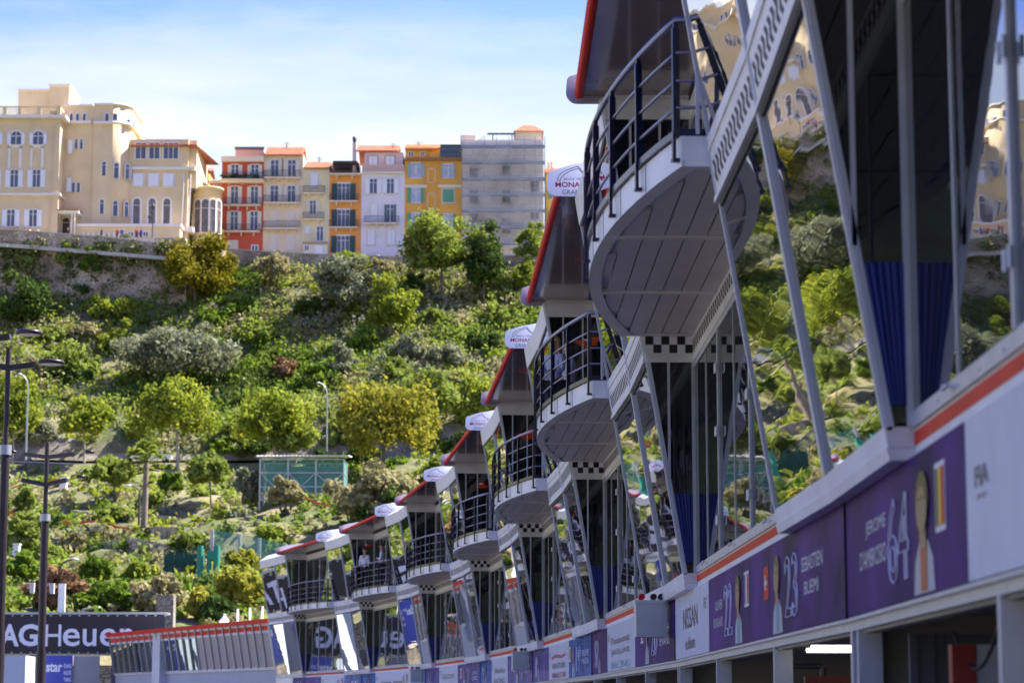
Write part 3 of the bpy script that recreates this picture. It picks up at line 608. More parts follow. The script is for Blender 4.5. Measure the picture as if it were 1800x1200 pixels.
def hit(px, py, y0=159.0, y1=345.0):       # where the ray through a photo point meets the hill
    Y = np.arange(y0, y1, .4); h = Y * math.tan(R(PITCH) + math.atan((600-py)/F)); X = (px-900)/F*(Y*math.cos(R(PITCH)) + h*math.sin(R(PITCH)))
    g_ = hill(X, Y); k = np.nonzero(h <= g_)[0]; k = k[0] if len(k) else len(Y)-1
    return float(X[k]), float(Y[k]), float(g_[k])
def mpx(Y): return (Y*.995)/F     # metres per photo pixel

# far hills that the windows mirror, behind the camera
hb = MB(); N_ = 40
pts = []
for j, (r_, hh) in enumerate(((170, 0), (230, 42), (330, 95), (420, 110))):
    for k in range(N_+1):
        a = R(190 + 160*k/N_); pts.append((r_*math.cos(a), r_*math.sin(a)-20, hh*(1+.25*math.sin(k*.9+j)) - (.5 if j == 0 else 0)))
hb.add(pts, [(j*(N_+1)+k, j*(N_+1)+k+1, (j+1)*(N_+1)+k+1, (j+1)*(N_+1)+k) for j in range(3) for k in range(N_)], True)
tag(hb.build('hills', mat('far_hill', (.03,.045,.02), .95, noise=.5, nscale=.05)), 'dark wooded hills behind the viewpoint', kind='structure')

# ---------------- walls and paths on the hill ----------------
def stonemat(name, c1, c2, sc=1.4, dark=(.05,.04,.03)):
    m = bpy.data.materials.new(name); m.use_nodes = True; t = m.node_tree; b = t.nodes['Principled BSDF']; b.inputs['Roughness'].default_value = .9
    ge = t.nodes.new('ShaderNodeNewGeometry'); v = t.nodes.new('ShaderNodeTexVoronoi'); v.feature = 'DISTANCE_TO_EDGE'; v.inputs['Scale'].default_value = sc; t.links.new(ge.outputs['Position'], v.inputs['Vector'])
    n = t.nodes.new('ShaderNodeTexNoise'); n.inputs['Scale'].default_value = .3; n.inputs['Detail'].default_value = 9; n.inputs['Roughness'].default_value = .75; t.links.new(ge.outputs['Position'], n.inputs['Vector'])
    r = t.nodes.new('ShaderNodeMapRange'); r.inputs[1].default_value = .35; r.inputs[2].default_value = .65; t.links.new(n.outputs['Fac'], r.inputs[0])
    c = t.nodes.new('ShaderNodeMixRGB'); c.inputs[1].default_value = (*c1,1); c.inputs[2].default_value = (*c2,1); t.links.new(r.outputs[0], c.inputs[0])
    r2 = t.nodes.new('ShaderNodeMapRange'); r2.inputs[1].default_value = 0; r2.inputs[2].default_value = .07; t.links.new(v.outputs['Distance'], r2.inputs[0])
    c2_ = t.nodes.new('ShaderNodeMixRGB'); c2_.inputs[1].default_value = (*dark,1); t.links.new(r2.outputs[0], c2_.inputs[0]); t.links.new(c.outputs[0], c2_.inputs[2]); t.links.new(c2_.outputs[0], b.inputs['Base Color'])
    bp = t.nodes.new('ShaderNodeBump'); bp.inputs['Strength'].default_value = .7; bp.inputs['Distance'].default_value = .2; t.links.new(r2.outputs[0], bp.inputs['Height']); t.links.new(bp.outputs[0], b.inputs['Normal'])
    MATS[name] = m; return m
M_STONE = stonemat('rampart_stone', (.20,.145,.095), (.62,.53,.41), 2.2, (.22,.17,.12))
M_COB = stonemat('cobble_stone', (.34,.30,.24), (.50,.46,.40), 2.2, (.12,.10,.08))
def wallrun(name, pts, th, hgt, m, label, cat='wall', base=None, cope=None):
    mb = MB()
    for (a, b) in zip(pts[:-1], pts[1:]):
        a = Vector(a); b = Vector(b); d = Vector((b.x-a.x, b.y-a.y, 0)).normalized(); n = Vector((-d.y, d.x, 0))*th/2
        ba = a.z-hgt if base is None else base; bb = b.z-hgt if base is None else base
        mb.hexa([(a.x-n.x,a.y-n.y,ba),(b.x-n.x,b.y-n.y,bb),(b.x+n.x,b.y+n.y,bb),(a.x+n.x,a.y+n.y,ba),(a.x-n.x,a.y-n.y,a.z),(b.x-n.x,b.y-n.y,b.z),(b.x+n.x,b.y+n.y,b.z),(a.x+n.x,a.y+n.y,a.z)])
    o = mb.build(name, m); tag(o, label, cat)
    if cope:
        mb = MB()
        for (a, b) in zip(pts[:-1], pts[1:]):
            a = Vector(a); b = Vector(b); mb.bar(a+Vector((0,0,.09)), b+Vector((0,0,.09)), th+.2, .16)
        c = mb.build('coping', cope); c.parent = o
    return o
def P3(px, py, Y): h = hz(Y, py); return (xx(px, Y, h), Y, Z(h))
YR = 329.0; YT = 336.5
M_COPE = mat('pale_coping', (.45,.41,.36), .8, noise=.2, nscale=.5)
wallrun('rampart_wall', [P3(-420, 396, YR), P3(-100, 402, YR), P3(10, 406, YR), P3(190, 420, YR), P3(330, 436, YR)], 1.6, 15, M_STONE, 'high weathered stone rampart under the cream palace', cope=M_COPE)
wallrun('rampart_wall', [P3(330, 436, YR+.5), P3(395, 440, YT), P3(520, 448, YT), P3(720, 455, YT), P3(900, 452, YT), P3(1120, 452, YT)], 1.4, 9, M_STONE, 'lower stone rampart in front of the coloured town houses', cope=M_COPE)
mb = MB(); e0, e1, e2 = P3(-420, 420, YR-1.3), P3(10, 432, YR-1.3), P3(330, 458, YR-1.3)
for q0, q1 in ((e0, e1), (e1, e2)): mb.bar(q0, q1, 1.2, .5)
lo_ = mb.build('wall_ledge', M_COPE); lo_.parent = [o_ for o_ in col.objects if o_.name == 'rampart_wall'][0]
# terraces behind the ramparts
tr = MB(); a = P3(-420, 408, YR); b_ = P3(365, 430, YR+1)
tr.prism([(a[0], YR, 0), (b_[0]-3, YR, 0), (b_[0]-3, 400, 0), (a[0], 400, 0)], (0, 0, Z(hz(YR, 418))))
tr.prism([(b_[0]-3, YT, 0), (60, YT, 0), (60, 410, 0), (b_[0]-3, 410, 0)], (0, 0, Z(hz(YT, 462))))
tag(tr.build('promenade_pavement', M_CONC), 'promenade along the rampart in front of the houses', kind='structure')
# road across the hill, with its parapet
rd = MB(); xs = np.arange(-150, 20, 5.0)
for x0 in xs: rd.poly([(x0, 285.2, float(hill(x0, 287))+EYE+.25), (x0+5, 285.2, float(hill(x0+5, 287))+EYE+.25), (x0+5, 291, float(hill(x0+5, 290))+EYE+.3), (x0, 291, float(hill(x0, 290))+EYE+.3)])
tag(rd.build('hill_road', mat('pale_asphalt', (.2,.19,.18), .9, noise=.2, nscale=.6)), 'road crossing the hillside', kind='structure')
wallrun('parapet_wall', [P3(-60, 808, 284.6), P3(20, 812, 284.6), P3(165, 818, 284.6)], .5, 2.6, mat('grey_parapet', (.16,.15,.145), .9, noise=.4, nscale=.7), 'dark grey road wall with pale coping left of the palm', cope=M_COPE)
wallrun('ramp_wall', [P3(262, 822, 283), P3(330, 843, 279), P3(400, 866, 275), P3(470, 884, 271), P3(540, 906, 267), P3(600, 924, 263), P3(680, 945, 259)], .5, 2.8, stonemat('ramp_stone', (.15,.13,.10), (.30,.26,.21), .9), 'long stone ramp wall sloping down to the right below the covered scaffold', cope=M_COPE)
pth = MB()
rp = [P3(262, 824, 283), P3(330, 845, 279), P3(400, 868, 275), P3(470, 886, 271), P3(540, 908, 267), P3(600, 926, 263), P3(680, 947, 259)]
for a, b_ in zip(rp[:-1], rp[1:]): pth.poly([(a[0], a[1]+.2, a[2]-.3), (b_[0], b_[1]+.2, b_[2]-.3), (b_[0]+1.2, b_[1]+4, b_[2]-.2), (a[0]+1.2, a[1]+4, a[2]-.2)])
tag(pth.build('ramp_path', mat('ramp_paving', (.36,.31,.27), .9, noise=.15)), 'paved ramp behind the sloping stone wall', kind='structure')
for (pts_, lab) in ([[(130, 905), (190, 912), (300, 918)], 'low dry stone terrace wall left of the palm trunk'], [[(160, 968), (235, 958), (300, 972)], 'rough rock terrace wall below the palm trunk'], [[(255, 936), (330, 936)], 'short terrace wall right of the palm trunk']):
    q_ = []
    for px, py in pts_: X, Y, h = hit(px, py); q_.append((X, Y-.3, Z(h)+.5))
    wallrun('terrace_wall', q_, .6, 2.0, M_STONE, lab)
X, Y, h = hit(345, 1062); wallrun('retaining_wall', [(X-.9, 168, Z(7.6)), (X+.3, 168, Z(7.5))], 1.2, 9, stonemat('block_stone', (.18,.16,.13), (.30,.27,.23), 2.6, (.16,.14,.11)), 'block stone retaining wall above the red edged timing building')
wallrun('cobble_wall', [(-52, 159, Z(2.6)), (-24, 159, Z(2.6))], .8, 6, M_COB, 'cobbled stone wall seen under the banner bridge')

# ---------------- facade helper for the old town ----------------
M_FRAME = mat('window_frame_white', (.66,.64,.62), .6)
M_CURTW = mat('net_curtain', (.35,.38,.48), .6, noise=.25, nscale=3)
M_IRON = mat('balcony_iron', (.05,.05,.055), .6)
M_TILE = mat('terracotta_tile', (.36,.115,.05), .8, noise=.25, nscale=1.5, bump=.4, bscale=8)
M_CREAMT = mat('cream_trim', (.68,.58,.44), .8)
M_SHUTW = mat('shutter_cream', (.62,.57,.47), .7)
M_SHUTWW = mat('shutter_white', (.70,.70,.72), .7)
M_SHUTD = mat('shutter_dark_green', (.02,.06,.055), .6)
M_SHUTG = mat('shutter_green', (.10,.30,.18), .6)
M_SHUTB = mat('shutter_grey_blue', (.28,.36,.36), .6)
def winpart(root, cx, cz, w, h, yf, arch=False, bars=1, frame=None, glass=None, sh=None, shw=.5, closed=False, sill=True, trim=.14):
    """window facing -y at face yf; cx,cz is the centre in the local frame of root"""
    fr = MB(); pn = MB(); x0, x1, z0, z1 = cx-w/2, cx+w/2, cz-h/2, cz+h/2; r_ = w/2 if arch else 0
    def outline(e):
        p = [(x0-e, z0-e*.3), (x1+e, z0-e*.3)]
        if arch: p += [(cx+(w/2+e)*math.cos(a), z1-r_+(w/2+e)*math.sin(a)) for a in np.linspace(0, math.pi, 9)]
        else: p += [(x1+e, z1+e), (x0-e, z1+e)]
        return p
    fr.prism([(x, yf-.07, z) for x, z in outline(trim)], (0, .10, 0))
    pn.prism([(x, yf-.085, z) for x, z in outline(0)], (0, .05, 0))
    for k in range(bars):
        bx = x0 + w*(k+1)/(bars+1); fr.box(bx-.05, bx+.05, yf-.12, yf-.04, z0, z1-(r_*.1))
    if arch and bars: fr.box(x0, x1, yf-.12, yf-.04, z1-r_-.05, z1-r_+.05)
    elif h > 1.4: fr.box(x0, x1, yf-.115, yf-.04, z1-h*.28, z1-h*.28+.07)
    if sill: fr.box(x0-.2, x1+.2, yf-.22, yf+.02, z0-.16, z0-.05)
    o = fr.build('window', frame or M_FRAME, root); p_ = pn.build('pane', glass or M_GLH, o)
    if sh:
        for s_ in (-1, 1):
            m = MB(); sw = w/2 if closed else shw
            a_ = (cx + (s_*w/4 if closed else s_*(w/2+shw/2+.05))); 
            m.box(a_-sw/2+.02, a_+sw/2-.02, yf-(.17 if closed else .15), yf-(.12 if closed else .03), z0, z1-(r_*.5 if arch else 0))
            for k in range(int(h/.3)): m.box(a_-sw/2+.08, a_+sw/2-.08, yf-(.185 if closed else .165), yf-(.16 if closed else .14), z0+.1+k*.3, z0+.28+k*.3)
            m.build('shutter', sh, o)
    return o
def balc(root, cx, z, w, yf, d=.8, iron=True, hh=1.0, slab=None, brackets=3):
    b = MB(); b.box(cx-w/2, cx+w/2, yf-d, yf, z-.18, z)
    for k in range(brackets):
        bx = cx - w/2 + w*(k+.5)/brackets; b.hexa([(bx-.1,yf-.1,z-.7),(bx+.1,yf-.1,z-.7),(bx+.1,yf-.01,z-.7),(bx-.1,yf-.01,z-.7),(bx-.1,yf-d*.8,z-.18),(bx+.1,yf-d*.8,z-.18),(bx+.1,yf-.01,z-.18),(bx-.1,yf-.01,z-.18)])
    o = b.build('balcony', slab or M_CREAMT, root)
    if iron:
        r_ = MB(); r_.box(cx-w/2+.03, cx+w/2-.03, yf-d+.02, yf-d+.07, z+hh-.06, z+hh); r_.box(cx-w/2+.03, cx+w/2-.03, yf-d+.02, yf-d+.06, z+.08, z+.12)
        n = int(w/.22)
        for k in range(n+1):
            x = cx-w/2+.05+(w-.1)*k/n; r_.box(x-.018, x+.018, yf-d+.03, yf-d+.06, z, z+hh)
        for s_ in (-1, 1):
            x = cx+s_*(w/2-.05); r_.box(x-.03, x+.03, yf-d+.05, yf, z+hh-.06, z+hh)
            for k in range(3): r_.box(x-.015, x+.015, yf-d+.2+k*.2, yf-d+.23+k*.2, z, z+hh)
        r_.build('balcony_railing', M_IRON, o)
    return o
YH = 345.0; HB = hz(YH, 462)
class House:
    def __init__(s, name, label, Y, base_py, px0, px1, cat='house'):
        s.Y = Y; s.hb = hz(Y, base_py); s.x0 = xx(px0, Y, s.hb+8); s.x1 = xx(px1, Y, s.hb+8); s.cx = (s.x0+s.x1)/2
        s.root = empty(name, (s.cx, Y, Z(s.hb))); tag(s.root, label, cat)
    def x(s, px, yf=0): return xx(px, s.Y+yf, s.hb+8) - s.cx
    def z(s, py, yf=0): return hz(s.Y+yf, py) - s.hb
    def body(s, px0, px1, py0, m, dep=11, yf=0, name='wall', py1=None):
        b = MB(); b.box(s.x(px0,yf), s.x(px1,yf), yf, yf+dep, 0 if py1 is None else s.z(py1,yf), s.z(py0,yf)); return b.build(name, m, s.root)
    def win(s, cpx, py0, py1, wpx, yf=0, **k):
        z0, z1 = s.z(py1,yf), s.z(py0,yf); return winpart(s.root, s.x(cpx,yf), (z0+z1)/2, wpx*mpx(s.Y), z1-z0, yf, **k)
    def bal(s, px0, px1, py, yf=0, **k): return balc(s.root, (s.x(px0)+s.x(px1))/2, s.z(py), s.x(px1)-s.x(px0), yf, **k)
    def band(s, px0, px1, py0, py1, m, o_=.25, yf=0, name='cornice'):
        b = MB(); b.box(s.x(px0,yf), s.x(px1,yf), yf-o_, yf+.02, s.z(py1,yf), s.z(py0,yf)); return b.build(name, m, s.root)
    def roof(s, px0, px1, py0, py1, m, dep=7, yf=0, ov=.4):
        b = MB(); a, c = s.x(px0,yf), s.x(px1,yf); z0, z1 = s.z(py1,yf), s.z(py0,yf+dep)
        b.hexa([(a,yf-ov,z0-.15),(c,yf-ov,z0-.15),(c,yf+dep,z1-.2),(a,yf+dep,z1-.2),(a,yf-ov,z0),(c,yf-ov,z0),(c,yf+dep,z1+.05),(a,yf+dep,z1+.05)])
        b.hexa([(a,yf+dep,z1-.2),(c,yf+dep,z1-.2),(c,yf+dep*1.9,z0),(a,yf+dep*1.9,z0),(a,yf+dep,z1+.05),(c,yf+dep,z1+.05),(c,yf+dep*1.9,z0+.1),(a,yf+dep*1.9,z0+.1)])
        for k in range(int((c-a)/.32)):
            x = a+.16+k*.32; b.bar((x, yf-ov-.02, z0+.04), (x, yf+dep, z1+.09), .14, .1)
        return b.build('roof', m, s.root)
def pl(name, c): return mat(name, c, .85, noise=.10, nscale=.35, bump=.05, bscale=3)
# narrow pale pink house
H = House('pink_house', 'narrow pale pink house squeezed between the palace and the red house', YH+1, 455, 366, 390)
H.body(368, 390, 320, pl('pink_plaster', (.66,.40,.33))); H.band(366, 390, 318, 323, M_CREAMT, .4); H.win(384, 330, 355, 5, frame=M_CREAMT); H.win(384, 372, 396, 5, frame=M_CREAMT)
# red house
H = House('red_house', 'deep red town house with cream shutters and planted top balcony', YH, 462, 388, 463)
H.body(389, 463, 281, pl('red_plaster', (.50,.09,.045))); H.body(412, 462, 262, pl('peach_attic', (.66,.50,.38)), dep=5, yf=3); H.band(411, 463, 259, 263, mat('slate_edge', (.10,.12,.18), .6), .3, yf=3, name='attic_roof')
H.band(388, 463, 276, 285, M_CREAMT, .5); H.band(388, 464, 317, 323, M_CREAMT, .8); 
for py0, py1, bpy_, l in ((290, 315, 317, 0), (328, 358, 361, 1), (372, 404, 407, 2)):
    for c in (412, 447): H.win(c, py0, py1, 12, sh=M_SHUTW, shw=.55, bars=1, frame=M_FRAME)
H.bal(390, 462, 317, d=1.1); H.bal(394, 459, 361, brackets=4); H.bal(392, 458, 407, brackets=3)
H.win(410, 424, 440, 16, sh=M_SHUTW, closed=True); H.win(449, 432, 442, 10, frame=M_SHUTWW)
pots = MB()
for k in range(26):
    px = 391 + 70*random.random(); 
    for j in range(5): x = H.x(px)+random.uniform(-.3,.3); z = H.z(317)+random.uniform(.1,.7); pots.box(x-.12, x+.12, -1.05, -.85+random.uniform(0,.2), z-.1, z+.1)
pots.build('potted_plants', leafmat('pot_green', (.05,.09,.02), (.2,.26,.06)), H.root)
# cream house
H = House('cream_house', 'tall cream town house with terracotta eaves and three long iron balconies', YH, 462, 463, 532)
H.body(463, 532, 270, pl('cream_plaster', (.66,.54,.38))); H.roof(464, 531, 260, 273, M_TILE, dep=4)
for py0, py1, cl in ((282, 311, 0), (327, 356, 0), (374, 402, 1), (415, 440, 1)):
    for c in (482, 512): H.win(c, py0, py1, 13, sh=M_SHUTW, shw=.6, closed=bool(cl))
for p in (313, 357, 402): H.bal(464, 528, p, d=.9, slab=M_CREAMT, brackets=4)
d = MB(); d.box(H.x(496)-.05, H.x(496)+.05, -.9, -.8, H.z(313), H.z(280)); d.build('drain_pipe', M_IRON, H.root)
# low pale yellow house
H = House('pale_yellow_house', 'low pale yellow house with orange tiles between the cream and orange houses', YH, 462, 532, 579)
H.body(532, 579, 297, pl('pale_yellow_plaster', (.68,.60,.38))); H.roof(534, 578, 286, 296, M_TILE, dep=4); 
H.win(552, 305, 328, 13, sh=M_SHUTWW, closed=True); H.win(550, 353, 376, 10, sh=M_SHUTW, shw=.55); H.win(563, 399, 423, 11, glass=M_GLH); H.win(541, 399, 410, 8, sh=M_SHUTWW, closed=True)
H.bal(533, 571, 340, brackets=2); H.bal(533, 570, 386, brackets=2)
H.body(534, 576, 428, pl('kiosk_cream', (.66,.60,.50)), dep=1.5, yf=-1.5, name='porch', py1=462); H.band(533, 577, 425, 429, mat('kiosk_roof', (.3,.25,.15), .7), .2, yf=-1.5, name='porch_roof'); H.win(540, 432, 440, 7, yf=-1.5, sill=False); H.win(562, 432, 450, 14, yf=-1.5, sh=M_SHUTWW, closed=True, sill=False)
# orange house
H = House('orange_house', 'orange town house with dark green shutters and a roof terrace of plants', YH, 462, 579, 635)
H.body(579, 635, 305, pl('orange_plaster', (.68,.29,.07))); H.body(583, 630, 286, pl('terrace_room', (.30,.12,.07)), dep=4, yf=3.5, name='roof_room')
for py0, py1 in ((323, 353), (369, 399), (415, 444)): H.win(604, py0, py1, 21, sh=M_SHUTD, shw=.85, bars=2, trim=.22)
for p in (354, 400): H.bal(579, 630, p, brackets=2)
H.bal(579, 632, 307, d=1.1, brackets=2)
aw = MB(); aw.hexa([(H.x(585),-.9,H.z(305)+1.6),(H.x(628),-.9,H.z(305)+1.6),(H.x(628),3.4,H.z(290)),(H.x(585),3.4,H.z(290)),(H.x(585),-.9,H.z(305)+1.68),(H.x(628),-.9,H.z(305)+1.68),(H.x(628),3.4,H.z(290)+.08),(H.x(585),3.4,H.z(290)+.08)]); aw.build('awning', mat('awning_dark', (.05,.06,.06), .8), H.root)
# white house
H = House('white_house', 'white town house with pink attic, red eaves and tall chimney at its left', YH, 462, 635, 711)
H.body(635, 711, 304, pl('white_plaster', (.66,.63,.65))); H.body(640, 708, 268, pl('pink_attic', (.68,.52,.48)), dep=8, yf=1.2, name='attic_wall'); H.roof(625, 700, 257, 266, M_TILE, dep=5, yf=1.2)
H.band(635, 711, 302, 306, M_CREAMT, .3)
bl = MB(); a, c = H.x(636), H.x(710); bl.box(a, c, -.15, .1, H.z(292), H.z(290)); n = 40
for k in range(n): x = a+(c-a)*(k+.5)/n; bl.box(x-.09, x+.09, -.1, .05, H.z(302), H.z(292))
bl.build('balustrade', mat('pink_balustrade', (.65,.45,.40), .8), H.root)
for c in (655, 685): H.win(c, 275, 290, 16, yf=1.2, sh=M_SHUTWW, closed=True, frame=mat('attic_window_frame', (.55,.30,.16), .7)); H.win(c+1, 315, 340, 12, sh=M_SHUTWW, shw=.7)
H.win(658, 360, 390, 12, sh=M_SHUTWW, closed=True); H.win(686, 360, 390, 12, sh=mat('shutter_half', (.05,.12,.11), .6), shw=.3); H.bal(641, 702, 393, brackets=4)
for c in (653, 688): H.win(c, 405, 430, 13, sh=M_SHUTWW, closed=True)
ch = MB(); ch.box(H.x(618), H.x(624), 1, 1.6, 0, H.z(248)); ch.mi = 1; ch.lathe([(.05,1.0),(.25,.95),(.32,.5),(.2,.1),(.2,0)], 12, (H.x(621), 1.3, H.z(248))); ch.build('chimney', [pl('chimney_pink', (.62,.45,.40)), M_IRON], H.root)
# yellow ochre house
H = House('ochre_house', 'wide yellow ochre house with green shutters and a glazed roof terrace', YH, 462, 711, 812)
oc = pl('ochre_plaster', (.68,.36,.07)); H.body(711, 812, 278, oc); H.body(742, 772, 282, pl('ochre_recess', (.62,.30,.05)), dep=1, yf=-.05); H.body(712, 758, 258, oc, dep=6, yf=1.5, name='attic_wall'); H.body(756, 811, 268, oc, dep=6, yf=.4, name='attic_wall')
H.roof(711, 775, 255, 262, mat('orange_tile', (.42,.16,.05), .8, noise=.2), dep=3, yf=1.2); H.band(711, 813, 278, 283, mat('eaves_ochre', (.30,.14,.05), .8), .5)
H.band(711, 750, 325, 330, M_CREAMT, .12); H.band(770, 812, 325, 330, M_CREAMT, .12)
tg = MB(); tg.box(H.x(774), H.x(808), .3, 3, H.z(275), H.z(256)); tg.build('glazed_terrace', M_GLH, H.root)
tf = MB()
for k in range(7): x = H.x(774)+(H.x(808)-H.x(774))*k/6; tf.box(x-.06, x+.06, .2, .32, H.z(277), H.z(255))
tf.box(H.x(773), H.x(809), .15, 3.1, H.z(255), H.z(253.6)); tf.box(H.x(773), H.x(809), .2, .33, H.z(267), H.z(266)); tf.build('terrace_frame', mat('dark_green_frame', (.03,.08,.07), .5), H.root)
H.win(722, 268, 274, 8, yf=1.5, sill=False); H.win(742, 268, 274, 6, yf=1.5, sill=False)
for py0, py1, cl in ((287, 312, 0), (331, 356, 1), (375, 402, 0)):
    H.win(731, py0, py1, 15, sh=M_SHUTB if py0 < 300 else M_SHUTG, shw=.6, glass=M_CURTW); H.win(788, py0+2, py1, 20 if cl else 15, sh=M_SHUTG if py0 > 300 else M_SHUTB, shw=.4, closed=bool(cl), glass=M_CURTW)
for p0, p1 in ((296, 322), (340, 368)):
    f = MB(); a, c, z0, z1 = H.x(751), H.x(765), H.z(p1), H.z(p0)
    for (x0, x1, q0, q1) in ((a, a+.1, z0, z1), (c-.1, c, z0, z1), (a, c, z0, z0+.1), (a, c, z1-.1, z1)): f.box(x0, x1, -.12, -.05, q0, q1)
    f.build('blind_panel_trim', M_CREAMT, H.root)
# house under scaffolding
H = House('pale_house', 'tall pale stone house wrapped in scaffolding, small tower with tiled cap at its right', YH, 466, 812, 958)
H.body(813, 955, 247, pl('pale_stone', (.66,.58,.48))); H.body(905, 953, 229, pl('tower_cream', (.70,.60,.45)), dep=5, yf=1.5, name='tower')
rf = MB(); a, c, z0, z1 = H.x(903), H.x(956), H.z(230,1), H.z(220,4); rf.add([(a,1.0,z0),(c,1.0,z0),(c,7,z0),(a,7,z0),((a*2+c)/3,4,z1),((a+2*c)/3,4,z1)], [(0,1,5,4),(1,2,5),(2,3,4,5),(3,0,4),(3,2,1,0)]); rf.build('tower_roof', M_TILE, H.root)
H.body(809, 836, 238, pl('terrace_pink', (.66,.52,.46)), dep=5, yf=1, name='terrace_wall')
pg = MB(); a, c = H.x(862), H.x(904); zz = H.z(232)
for k in range(5): pg.bar((a+(c-a)*k/4, .5, zz-.3), (a+(c-a)*k/4, 4.5, zz+.8), .1, .1)
for k in range(3): pg.bar((a-.5, .7+1.8*k, zz-.2+.5*k), (c+.2, .7+1.8*k, zz-.2+.5*k), .12, .12)
for px in (866, 900): pg.box(H.x(px)-.07, H.x(px)+.07, .7, .85, H.z(247), zz)
pg.build('pergola', mat('pergola_green', (.05,.10,.10), .6), H.root)
for c, p0, p1 in ((833, 296, 312), (890, 292, 306), (890, 335, 356), (940, 318, 338), (940, 368, 385), (833, 335, 356), (833, 375, 395), (890, 385, 410)): H.win(c, p0, p1, 14, frame=mat('stone_trim', (.50,.45,.40), .8), glass=mat('grey_pane', (.16,.14,.14), .4))
S = House('scaffolding', 'tall house scaffold with seven grey deck levels and thin white netting', YH-1.6, 466, 812, 960, 'scaffold')
pm = MB(); a, c = S.x(812), S.x(958); lv = [239, 258, 286, 315, 343, 371, 400, 428]; 
for px in (812, 829, 851, 873, 895, 922, 941, 958):
    for yy in (0, 1.1): pm.box(S.x(px)-.035, S.x(px)+.035, yy-.035, yy+.035, 0, S.z(240 if px > 840 else 252))
for p in lv[1:]:
    for dz in (.5, 1.0): pm.box(a, c, -.03, .03, S.z(p)+dz, S.z(p)+dz+.045)
for k in range(6): p0, p1 = lv[k+1], lv[k]; pm.bar((S.x(830), 0, S.z(p0)), (S.x(851), 0, S.z(p1)), .05, .05)
pm.build('tubes', mat('scaffold_tube', (.28,.28,.31), .5, .3), S.root)
for p in lv[1:]:
    dk = MB(); dk.box(a, c, 0, 1.1, S.z(p)-.04, S.z(p)+.02); dk.box(a, c, -.06, -.03, S.z(p), S.z(p)+.28); dk.build('deck', mat('deck_grey_blue', (.22,.24,.31), .7), S.root)
nm = bpy.data.materials.new('netting'); nm.use_nodes = True; t = nm.node_tree; t.nodes.clear(); ou = t.nodes.new('ShaderNodeOutputMaterial'); df = t.nodes.new('ShaderNodeBsdfDiffuse'); df.inputs[0].default_value = (.62,.59,.56,1); tr_ = t.nodes.new('ShaderNodeBsdfTransparent'); mx = t.nodes.new('ShaderNodeMixShader')
n = t.nodes.new('ShaderNodeTexNoise'); n.inputs['Scale'].default_value = .4; ge = t.nodes.new('ShaderNodeNewGeometry'); t.links.new(ge.outputs['Position'], n.inputs['Vector']); rr = t.nodes.new('ShaderNodeMapRange'); rr.inputs[1].default_value = .35; rr.inputs[2].default_value = .65; rr.inputs[3].default_value = .08; rr.inputs[4].default_value = .38; t.links.new(n.outputs['Fac'], rr.inputs[0]); t.links.new(rr.outputs[0], mx.inputs[0])
t.links.new(tr_.outputs[0], mx.inputs[1]); t.links.new(df.outputs[0], mx.inputs[2]); t.links.new(mx.outputs[0], ou.inputs[0])
net = MB(); nxs = 24; 
for p0, p1, fx in zip(lv[1:-1], lv[2:], (0, 0, 0, 0, 0, 0)):
    z0, z1 = S.z(p1), S.z(p0); xs_ = np.linspace(a, c, nxs)
    for k in range(nxs-1): net.poly([(xs_[k], -.1-.04*math.sin(k*1.3), z0), (xs_[k+1], -.1-.04*math.sin(k*1.3+1.3), z0), (xs_[k+1], -.1-.05*math.sin(k*1.3+1.3), z1), (xs_[k], -.1-.05*math.sin(k*1.3), z1)])
net.build('netting', nm, S.root)
# yellow house at the right
H = House('yellow_house', 'bright yellow house with pale green shutters behind the white MONACO plate', YH+2, 466, 960, 1048)
H.body(960, 1048, 304, pl('yellow_plaster', (.70,.46,.08))); H.roof(958, 1050, 297, 304, M_TILE, dep=4)
for p in (327, 372, 410): H.win(972, p, p+22, 7, sh=M_SHUTG, shw=.4); H.win(1010, p, p+22, 7, sh=M_SHUTG, shw=.4)
for px in (964, 970, 1028, 1034): ch = MB(); ch.box(H.x(px)-.2, H.x(px)+.2, 1, 1.5, H.z(300), H.z(290)); ch.lathe([(.22,0),(.15,.5),(.25,.6),(.05,.9)], 10, (H.x(px), 1.25, H.z(290))); ch.build('chimney', pl('chimney_cream', (.6,.5,.4)), H.root)
H = House('ochre_back_house', 'small ochre house with a chimney peeping behind the palace wing', YH+8, 420, 342, 372)
H.body(344, 366, 302, pl('ochre2', (.62,.33,.08)), dep=5); H.roof(342, 370, 296, 301, mat('brown_tile', (.25,.13,.08), .8), dep=3); ch = MB(); ch.box(H.x(358), H.x(362), 1, 1.6, H.z(300), H.z(288)); ch.tube([(H.x(360), 1.3, H.z(288)), (H.x(360), 1.3, H.z(271))], .14, 8); ch.build('chimney', M_TILE, H.root)
